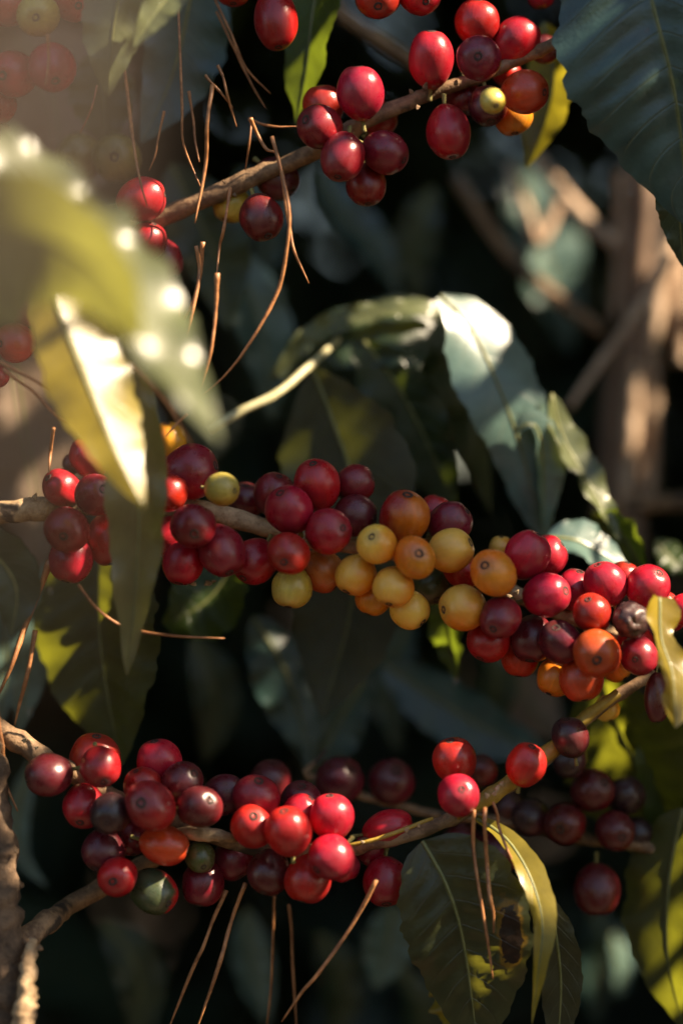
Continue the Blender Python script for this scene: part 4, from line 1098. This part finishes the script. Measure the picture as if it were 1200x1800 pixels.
# ------------------------------------------------------------------ pine needles caught on the branches
NEEDLES = [
    ([(205, 40), (217, 100), (235, 250), (258, 362)], -22, 3.2, 'needle hanging across the red cherry at the lower end of the upper branch'),
    ([(314, -10), (319, 180), (322, 250), (345, 312), (358, 336)], -4, 2.8, 'long grey needle bent at its tip above the bare part of the upper branch'),
    ([(372, 150), (366, 215), (360, 290), (342, 392)], -12, 4.0, 'sunlit orange needle crossing the bare part of the upper branch'),
    ([(333, 160), (341, 215), (350, 285)], 4, 2.6, 'short grey needle ending just above the sunlit crossing one'),
    ([(370, -20), (405, 55), (435, 120), (474, 165)], 12, 2.8, 'grey needle slanting over black shade, the upper of two parallel ones'),
    ([(380, 20), (420, 105), (466, 190)], 14, 2.6, 'grey needle slanting over black shade, the lower of two parallel ones'),
    ([(382, 115), (398, 160), (408, 190), (416, 223)], 0, 2.6, 'short needle with a shining tip below the two parallel slanting ones'),
    ([(362, 132), (385, 160), (410, 190)], 2, 2.4, 'brown needle crossing the short one with the shining tip'),
    ([(438, 208), (462, 218), (490, 223), (518, 222)], 6, 2.4, 'thin needle running level to the tip of the half-green leaf'),
    ([(440, 208), (455, 238), (470, 262), (488, 274)], -8, 3.4, 'thick brown needle with a sunlit end resting on the upper branch'),
    ([(442, 212), (438, 250), (430, 300)], 2, 2.2, 'faint dark needle dropping behind the upper branch'),
    ([(478, 240), (492, 300), (505, 380), (518, 440), (542, 498)], -14, 3.4, 'needle with a broad sunlit lower tip beside the dark dangling cherry'),
    ([(495, 300), (508, 380), (504, 450), (488, 515), (440, 600), (395, 660), (345, 705)], -18, 3.4, 'very long needle curving from the upper branch down to the pale leaf stem'),
    ([(346, 432), (350, 480), (338, 555), (324, 612)], -6, 4.0, 'bright orange needle right of the pale wavy leaf'),
    ([(358, 425), (352, 480), (340, 530), (312, 585)], -2, 3.6, 'orange needle joining the bright one right of the pale wavy leaf'),
    ([(380, 480), (378, 550), (368, 620), (345, 708)], -20, 3.6, 'upright orange needle ending where the long curving needle ends'),
    ([(312, 510), (314, 545), (316, 590)], -10, 3.4, 'short orange needle nearest the pale wavy leaf'),
    ([(405, 330), (392, 400), (384, 440), (380, 485)], -10, 3.0, 'dark needle dropping from the upper branch past the yellow-green cherry'),
    ([(58, 525), (62, 565), (85, 620), (125, 660), (160, 712)], -34, 2.6, 'dark wiry needle running down from the narrow red cherry at the left'),
    ([(0, 636), (60, 668), (110, 710), (152, 762)], -36, 2.6, 'brown needle slanting to the topmost cherry of the left bunch'),
    ([(5, 648), (60, 690), (105, 735), (150, 758)], -30, 2.8, 'pale needle slanting below its darker twin toward the left bunch'),
    ([(56, 560), (90, 640), (120, 670), (118, 700), (96, 725)], -32, 2.2, 'crooked thin needle in the tangle left of the yellow-edged leaf'),
    ([(93, 752), (91, 795), (88, 832)], -14, 3.6, 'short upright orange needle standing on the left bunch'),
    ([(228, 640), (262, 672), (298, 715), (340, 786)], -64, 2.8, 'straight needle slanting over the orange cherry'),
    ([(328, 728), (312, 745), (292, 768)], -30, 2.4, 'dark bit of needle crossing the straight slanting one'),
    ([(139, 1028), (165, 1065), (195, 1090), (235, 1107), (310, 1118), (395, 1122)], -26, 2.8, 'curved thin needle sweeping level across the broad olive leaf'),
    ([(88, 985), (70, 1040), (45, 1105), (20, 1170), (-6, 1228)], -4, 5.0, 'thick pale needle slanting down to the left edge'),
    ([(62, 1108), (48, 1180), (28, 1275)], 4, 4.4, 'pinkish needle slanting parallel to the thick pale one'),
    ([(-4, 1215), (4, 1310), (10, 1370), (32, 1426)], -14, 4.2, 'curved brown needle dangling from the bare branch end at the left edge'),
    ([(398, 1565), (372, 1620), (340, 1700), (296, 1810)], -2, 3.8, 'straw-coloured needle slanting down left of its twin under the lower branch'),
    ([(431, 1552), (410, 1615), (385, 1700), (346, 1810)], -6, 3.8, 'straw-coloured needle slanting down right of its twin under the lower branch'),
    ([(664, 1546), (620, 1625), (560, 1712), (496, 1796)], -20, 4.0, 'long straw needle slanting down from the lone hanging red cherry'),
    ([(834, 1424), (832, 1480), (838, 1540), (848, 1592), (856, 1660), (864, 1720)], -24, 3.6, 'orange needle hanging on the dark leaf, the left one of three'),
    ([(852, 1420), (850, 1450), (855, 1520), (859, 1576), (866, 1640)], -26, 3.8, 'orange needle hanging on the dark leaf, the middle one of three'),
    ([(866, 1410), (874, 1450), (888, 1490), (922, 1566)], -22, 3.2, 'thin orange needle lying along the curved yellow leaf, the right one of three'),
    ([(482, 1570), (478, 1660), (470, 1800)], 20, 2.6, 'faint needle hanging in shade below the dark maroon cherry'),
    ([(508, 1590), (512, 1690), (520, 1810)], 24, 2.6, 'faint needle hanging in shade below the shaded cherry with a lit corner'),
    ([(84, 60), (86, 105), (80, 150)], -34, 2.2, 'fine needle in front of the dusky red cherry in the top left corner'),
    ([(170, 150), (160, 190), (140, 235)], 8, 2.2, 'fine dark needle above the dim yellow-green cherry'),
    ([(290, 195), (280, 240), (262, 300)], 6, 2.2, 'fine dark needle between the dark dull leaf and the dim yellow-green cherry'),
]
for i, (pts, y, r, lab) in enumerate(NEEDLES):
    rr = random.Random(i)
    q = [P(p[0] + rr.uniform(-2, 2), p[1], y + rr.uniform(-3, 3)) for p in pts]
    if len(q) < 6 and rr.random() < 0.6:
        kq = rr.randrange(len(q) - 1)
        q.insert(kq + 1, q[kq].lerp(q[kq + 1], rr.uniform(0.35, 0.65)) + Vector((rr.uniform(-1, 1), rr.uniform(-1, 1), rr.uniform(-.4, .4))) * 0.0008)
    o = tube('pine_needle', q, [r * K * rr.uniform(0.9, 1.35), r * K * 0.9, r * K * rr.uniform(0.85, 1.1), r * K * 0.8, r * K * 0.35], M_NEEDLE, n=22, sides=6, rough=0.18, seed=i * 1.1)
    tag(o, 'brown pine ' + lab if not any(w in lab.split('needle')[0] for w in ('grey', 'brown', 'orange', 'straw', 'pinkish', 'pale', 'dark')) else lab.replace('needle', 'pine needle', 1), 'pine needle', 'pine needles caught on the branches')


# ------------------------------------------------------------------ unseen leaves added overhead, gaps placed to break the sun into flecks
# sun flecks seen in the picture: x, y, depth mm, radius in photo px
LIT = [(650, 145, -4, 24), (565, 170, 10, 26), (566, 218, -12, 18), (672, 194, 18, 12), (762, 92, 0, 34), (842, 36, 4, 34), (915, 55, 6, 14),
       (893, 122, 20, 14), (900, 215, 6, 18), (822, 230, -2, 16), (500, 70, 0, 10), (660, -8, 0, 26), (740, -10, 2, 26), (868, 180, -28, 8),
       (530, 150, 32, 40), (945, 220, 56, 44), (975, 160, 58, 14), (275, 342, 0, 18), (262, 402, 6, 22),
       (180, 400, -157, 40), (225, 480, -160, 40), (60, 300, -152, 40), (60, 420, -198, 60), (-20, 450, -200, 50), (150, 440, -196, 40), (150, 520, -166, 40), (290, 590, -167, 44), (320, 650, -172, 44), (350, 720, -178, 36), (255, 520, -163, 44),
       (85, 540, -76, 30), (165, 620, -82, 50), (200, 700, -87, 50), (205, 780, -92, 50), (190, 680, -86, 60), (225, 845, -95, 28),
       (300, 580, 0, 12), (350, 560, -4, 20), (372, 620, -20, 20), (482, 530, -16, 16), (365, 300, -12, 14), (345, 370, -12, 14), (533, 480, -14, 10),
       (440, 715, 52, 30), (400, 735, 51, 24), (490, 690, 52, 24), (555, 636, 58, 18), (550, 590, 80, 30), (620, 560, 79, 28), (690, 545, 80, 28), (750, 542, 82, 24),
       (820, 560, 58, 56), (790, 640, 60, 40), (880, 560, 60, 30), (905, 740, 60, 16), (878, 835, 62, 12),
       (978, 720, 60, 26), (1000, 800, 58, 26), (1045, 880, 56, 26), (1000, 950, 46, 30), (1085, 970, 48, 20), (1170, 985, 80, 20),
       (1135, 330, 260, 60), (1130, 420, 260, 60), (1160, 520, 230, 60), (1110, 740, 240, 50), (1195, 500, 236, 40), (930, 380, 248, 40), (960, 480, 300, 50), (930, 340, 300, 40), (1020, 370, 234, 26), (960, 510, 222, 26),
       (298, 772, 20, 12), (112, 836, 0, 12), (158, 785, 4, 20), (40, 885, 4, 36), (85, 880, 4, 20), (20, 945, 80, 20), (93, 780, -14, 16),
       (200, 1000, 44, 28), (222, 1025, 42, 30), (195, 1100, 42, 20), (212, 1165, 42, 10), (350, 1080, 62, 14), (195, 1090, -26, 10), 
       (30, 1150, -4, 24), (45, 1200, 4, 20), (970, 972, 4, 24), (992, 1036, -18, 14), (1012, 1030, 4, 24), (1075, 1018, -8, 24), (1098, 1008, 10, 20), (1152, 1020, -12, 24),
       (1050, 1066, -24, 26), (1050, 1128, -30, 28), (1112, 1078, -24, 22), (1178, 1060, 4, 30), (1185, 1086, -6, 20), (1142, 1148, -18, 12), (1165, 1100, -34, 24), (1175, 1180, -36, 24), (1186, 1250, -34, 24),
       (1045, 1240, 54, 12), (1090, 1285, 54, 14), (1130, 1265, 52, 10), (30, 700, 150, 26), (80, 840, 150, 22), (150, 760, 190, 30), (1012, 1252, 8, 12), (1024, 1290, 0, 10), 
       (40, 1300, 0, 24), (100, 1340, 0, 16), (140, 1368, 2, 14), (195, 1362, -16, 18), (160, 1398, -12, 24), (310, 1482, -10, 18), (205, 1500, -8, 10), (305, 1565, -4, 12),
       (372, 1402, -20, 8), (450, 1432, -18, 14), (470, 1442, -16, 8), (540, 1418, -6, 16), (600, 1418, -12, 32), (510, 1432, -22, 20), (598, 1494, -20, 26), (575, 1572, -10, 12), (690, 1436, 2, 22), (690, 1524, 0, 20), (650, 1475, -5, 20),
       (808, 1322, -4, 34), (812, 1388, -18, 34), (942, 1348, -10, 16), (920, 1314, -8, 12), (895, 1390, 2, 26), (862, 1398, -4, 18), (890, 1485, -10, 28), (925, 1545, -14, 28), (950, 1620, -12, 26), (752, 1480, -6, 8), (965, 1710, -14, 10),
       (845, 1490, -24, 9), (848, 1570, -24, 9), (1132, 1560, 34, 11), (1140, 1660, 32, 14), (1180, 1740, 30, 16), (46, 1735, -46, 24), (52, 1680, -42, 16),
       (1085, 1690, 220, 30), (428, 1580, -6, 14), (640, 1580, -20, 10), (600, 1650, -20, 10), (800, 1752, 18, 12), (801, 1196, 54, 10), (462, 1150, 104, 6), (240, 70, -56, 24), (265, 40, -54, 20), (165, 130, -40, 12)]




def on_fruit(a, b, c):
    """depth of the fruit's own surface where a fleck falls on a fruit."""
    best = c
    hit = False
    for i, ch in enumerate(CHERRIES):
        dd = ((ch[0] - a) ** 2 + (ch[1] - b) ** 2) / (ch[2] * ch[2])
        if dd < 1.0:
            yc = pos[i, 2] * K * 1000
            ys = yc - ch[2] * K * 1000 * math.sqrt(1 - dd)
            if abs(yc - c) < 34 and (not hit or ys < best):
                best, hit = ys, True
    return best


LIT = [(a, b, c if c < -32 else on_fruit(a, b, c - 10 if b > 1290 and c < 30 else c), r) for a, b, c, r in LIT]
LIT_P = np.array([list(P(a, b, c)) for a, b, c, r in LIT])
LIT_R = np.array([r for *_, r in LIT]) * K * 1.15


def in_the_way(p, size):
    """leaves that would stand between the sun and one of the wanted flecks."""
    L = np.array(LSUN)
    bad = np.zeros(len(p), dtype=bool)
    for c, r in zip(LIT_P, LIT_R):
        rel = p - c
        t = rel @ L
        dd = np.linalg.norm(rel - t[:, None] * L, axis=1)
        bad |= (t > 0.01) & (dd < 0.40 * size + r)
    return bad


def far_shrubs():
    n = 26000
    p = np.stack([rng.uniform(-1.7, 2.3, n), rng.uniform(0.22, 2.6, n), rng.uniform(0.05, 2.7, n)], 1)
    # the next row behind, and an unseen row added behind the camera to cut skylight
    n2 = 9000
    p2 = np.stack([rng.uniform(-2.2, 2.2, n2), rng.uniform(2.6, 3.6, n2), rng.uniform(0.0, 3.0, n2)], 1)
    p3 = np.stack([rng.uniform(-2.6, 2.6, n2 // 2), rng.uniform(-2.6, -1.6, n2 // 2), rng.uniform(0.0, 2.0, n2 // 2)], 1)
    # the shrub extended unseen to both sides, added to dim the skylight
    n4 = 4200
    p4 = np.stack([rng.uniform(0.20, 1.1, n4) * np.where(rng.uniform(0, 1, n4) < 0.6, 1, -1), rng.uniform(-0.12, 0.6, n4), rng.uniform(0.5, 2.2, n4)], 1)
    p4 = p4[~in_view(p4, 0.10)]
    p = np.concatenate([p, p2, p3])
    n = len(p)
    near = p[:, 1] < 0.75
    drop = in_view(p, 0.07) & near & ((p[:, 1] < 0.36) | (rng.uniform(0, 1, n) < 0.4))
    # looser at the edge that faces the camera
    drop |= (rng.uniform(0, 1, n) > np.clip((p[:, 1] - 0.1) / 0.6, 0, 1)) & (p[:, 1] > 0)
    p = np.concatenate([p[~drop], p4])
    size = rng.uniform(0.09, 0.16, len(p))
    ok = ~in_the_way(p, size)
    p, size = p[ok], size[ok]
    n = len(p)
    o = link('coffee_foliage', mass_mesh('coffee_foliage', p, rand_rot(n), size), M_MASS)
    tag(o, 'mass of dark coffee foliage in deep shade filling the back, plus unseen leaves added to dim skylight', 'foliage', kind='stuff')


far_shrubs()


def overhead():
    L = np.array(LSUN)
    e1 = np.cross(L, [0, 0, 1.0])
    e1 /= np.linalg.norm(e1)
    e2 = np.cross(e1, L)
    lit, lr = LIT_P, LIT_R
    o0 = np.array([0, 0, Z0])
    l2 = np.stack([(lit - o0) @ e1, (lit - o0) @ e2], 1)
    # region to cover, in the plane across the sun
    corners = np.array([list(P(x, y, d)) for x in (-150, 1350) for y in (-150, 1950) for d in (-130, 320)]) - o0
    a0, a1 = (corners @ e1).min(), (corners @ e1).max()
    b0, b1 = (corners @ e2).min(), (corners @ e2).max()
    G = 0.0025
    nx, ny = int((a1 - a0) / G) + 1, int((b1 - b0) / G) + 1
    cover = np.zeros((nx, ny), dtype=np.int16)
    gx = a0 + np.arange(nx) * G
    gy = b0 + np.arange(ny) * G
    pos, rots, sizes = [], [], []
    keepout = np.zeros((nx, ny), dtype=bool)
    XX, YY = np.meshgrid(gx, gy, indexing='ij')
    for (la, lb), r in zip(l2, lr):
        keepout |= (XX - la) ** 2 + (YY - lb) ** 2 < r * r
    stages = [(0.15, 700), (0.11, 1200), (0.08, 2000), (0.055, 3000), (0.038, 4000), (0.026, 5000), (0.018, 6000), (0.013, 6000)]
    for size, tries in stages:
        for k in range(tries):
            if k % 150 == 0:
                free = np.argwhere((cover == 0) & ~keepout)
                if len(free) < 0.005 * nx * ny:
                    break
            i, j = free[rng.integers(len(free))]
            if cover[i, j]:
                continue
            th = rng.uniform(0, 2 * np.pi)
            off = rng.uniform(-0.35, 0.35) * size
            a = gx[i] + off * math.cos(th)
            b = gy[j] + off * math.sin(th)
            t = rng.uniform(0.44, 0.95) if size > 0.05 else rng.uniform(0.42, 0.62)
            p = o0 + e1 * a + e2 * b + L * t
            if in_view(p[None], 0.03 + 0.35 * size)[0]:
                continue
            x = e1 * math.cos(th) + e2 * math.sin(th)
            z = L + rng.normal(0, 0.25, 3)
            z -= x * (x @ z)
            z /= np.linalg.norm(z)
            y = np.cross(z, x)
            fy = abs(z @ L)
            u = (l2 - [a, b]) @ np.array([math.cos(th), math.sin(th)])
            w = (l2 - [a, b]) @ np.array([-math.sin(th), math.cos(th)])
            m = lr * 0.85
            if np.any((np.abs(u) < 0.5 * size + m) & (np.abs(w) < 0.21 * size * fy * np.sqrt(np.clip(1 - (np.abs(u) / (0.5 * size + m)) ** 2, 0, 1)) + m)):
                continue
            pos.append(p)
            rots.append(np.stack([x, y, z], 1))
            sizes.append(size)
            i0, i1 = max(0, int((a - size / 2 - a0) / G)), min(nx, int((a + size / 2 - a0) / G) + 1)
            j0, j1 = max(0, int((b - size / 2 - b0) / G)), min(ny, int((b + size / 2 - b0) / G) + 1)
            X, Y = XX[i0:i1, j0:j1] - a, YY[i0:i1, j0:j1] - b
            U, W = X * math.cos(th) + Y * math.sin(th), -X * math.sin(th) + Y * math.cos(th)
            cover[i0:i1, j0:j1] += ((np.abs(U) < 0.46 * size) & (np.abs(W) < 0.20 * size * fy * np.sqrt(np.clip(1 - (U / (0.5 * size)) ** 2, 0, 1)))).astype(np.int16)
    pos, rots, sizes = np.array(pos), np.array(rots), np.array(sizes)
    # the rest of the shrub's roof, dense, above and beyond the fruit
    n = 9000
    q = np.stack([rng.uniform(-1.2, 2.0, n), rng.uniform(0.12, 1.6, n), rng.uniform(1.62, 2.3, n)], 1)
    keep = ~in_view(q, 0.08)
    qs = rng.uniform(0.09, 0.16, n)
    keep &= ~in_the_way(q, qs)
    rel = q - o0
    qa, qb = rel @ e1, rel @ e2
    qs = qs[keep]
    q = q[keep]
    pos = np.concatenate([pos, q])
    rots = np.concatenate([rots, rand_rot(len(q))])
    sizes = np.concatenate([sizes, qs])
    o = link('added_overhead_foliage', mass_mesh('added_overhead_foliage', pos, rots, sizes), M_MASS)
    tag(o, 'unseen coffee leaves added above and beside the fruit, gaps placed to shape sun flecks', 'foliage', kind='stuff')


overhead()
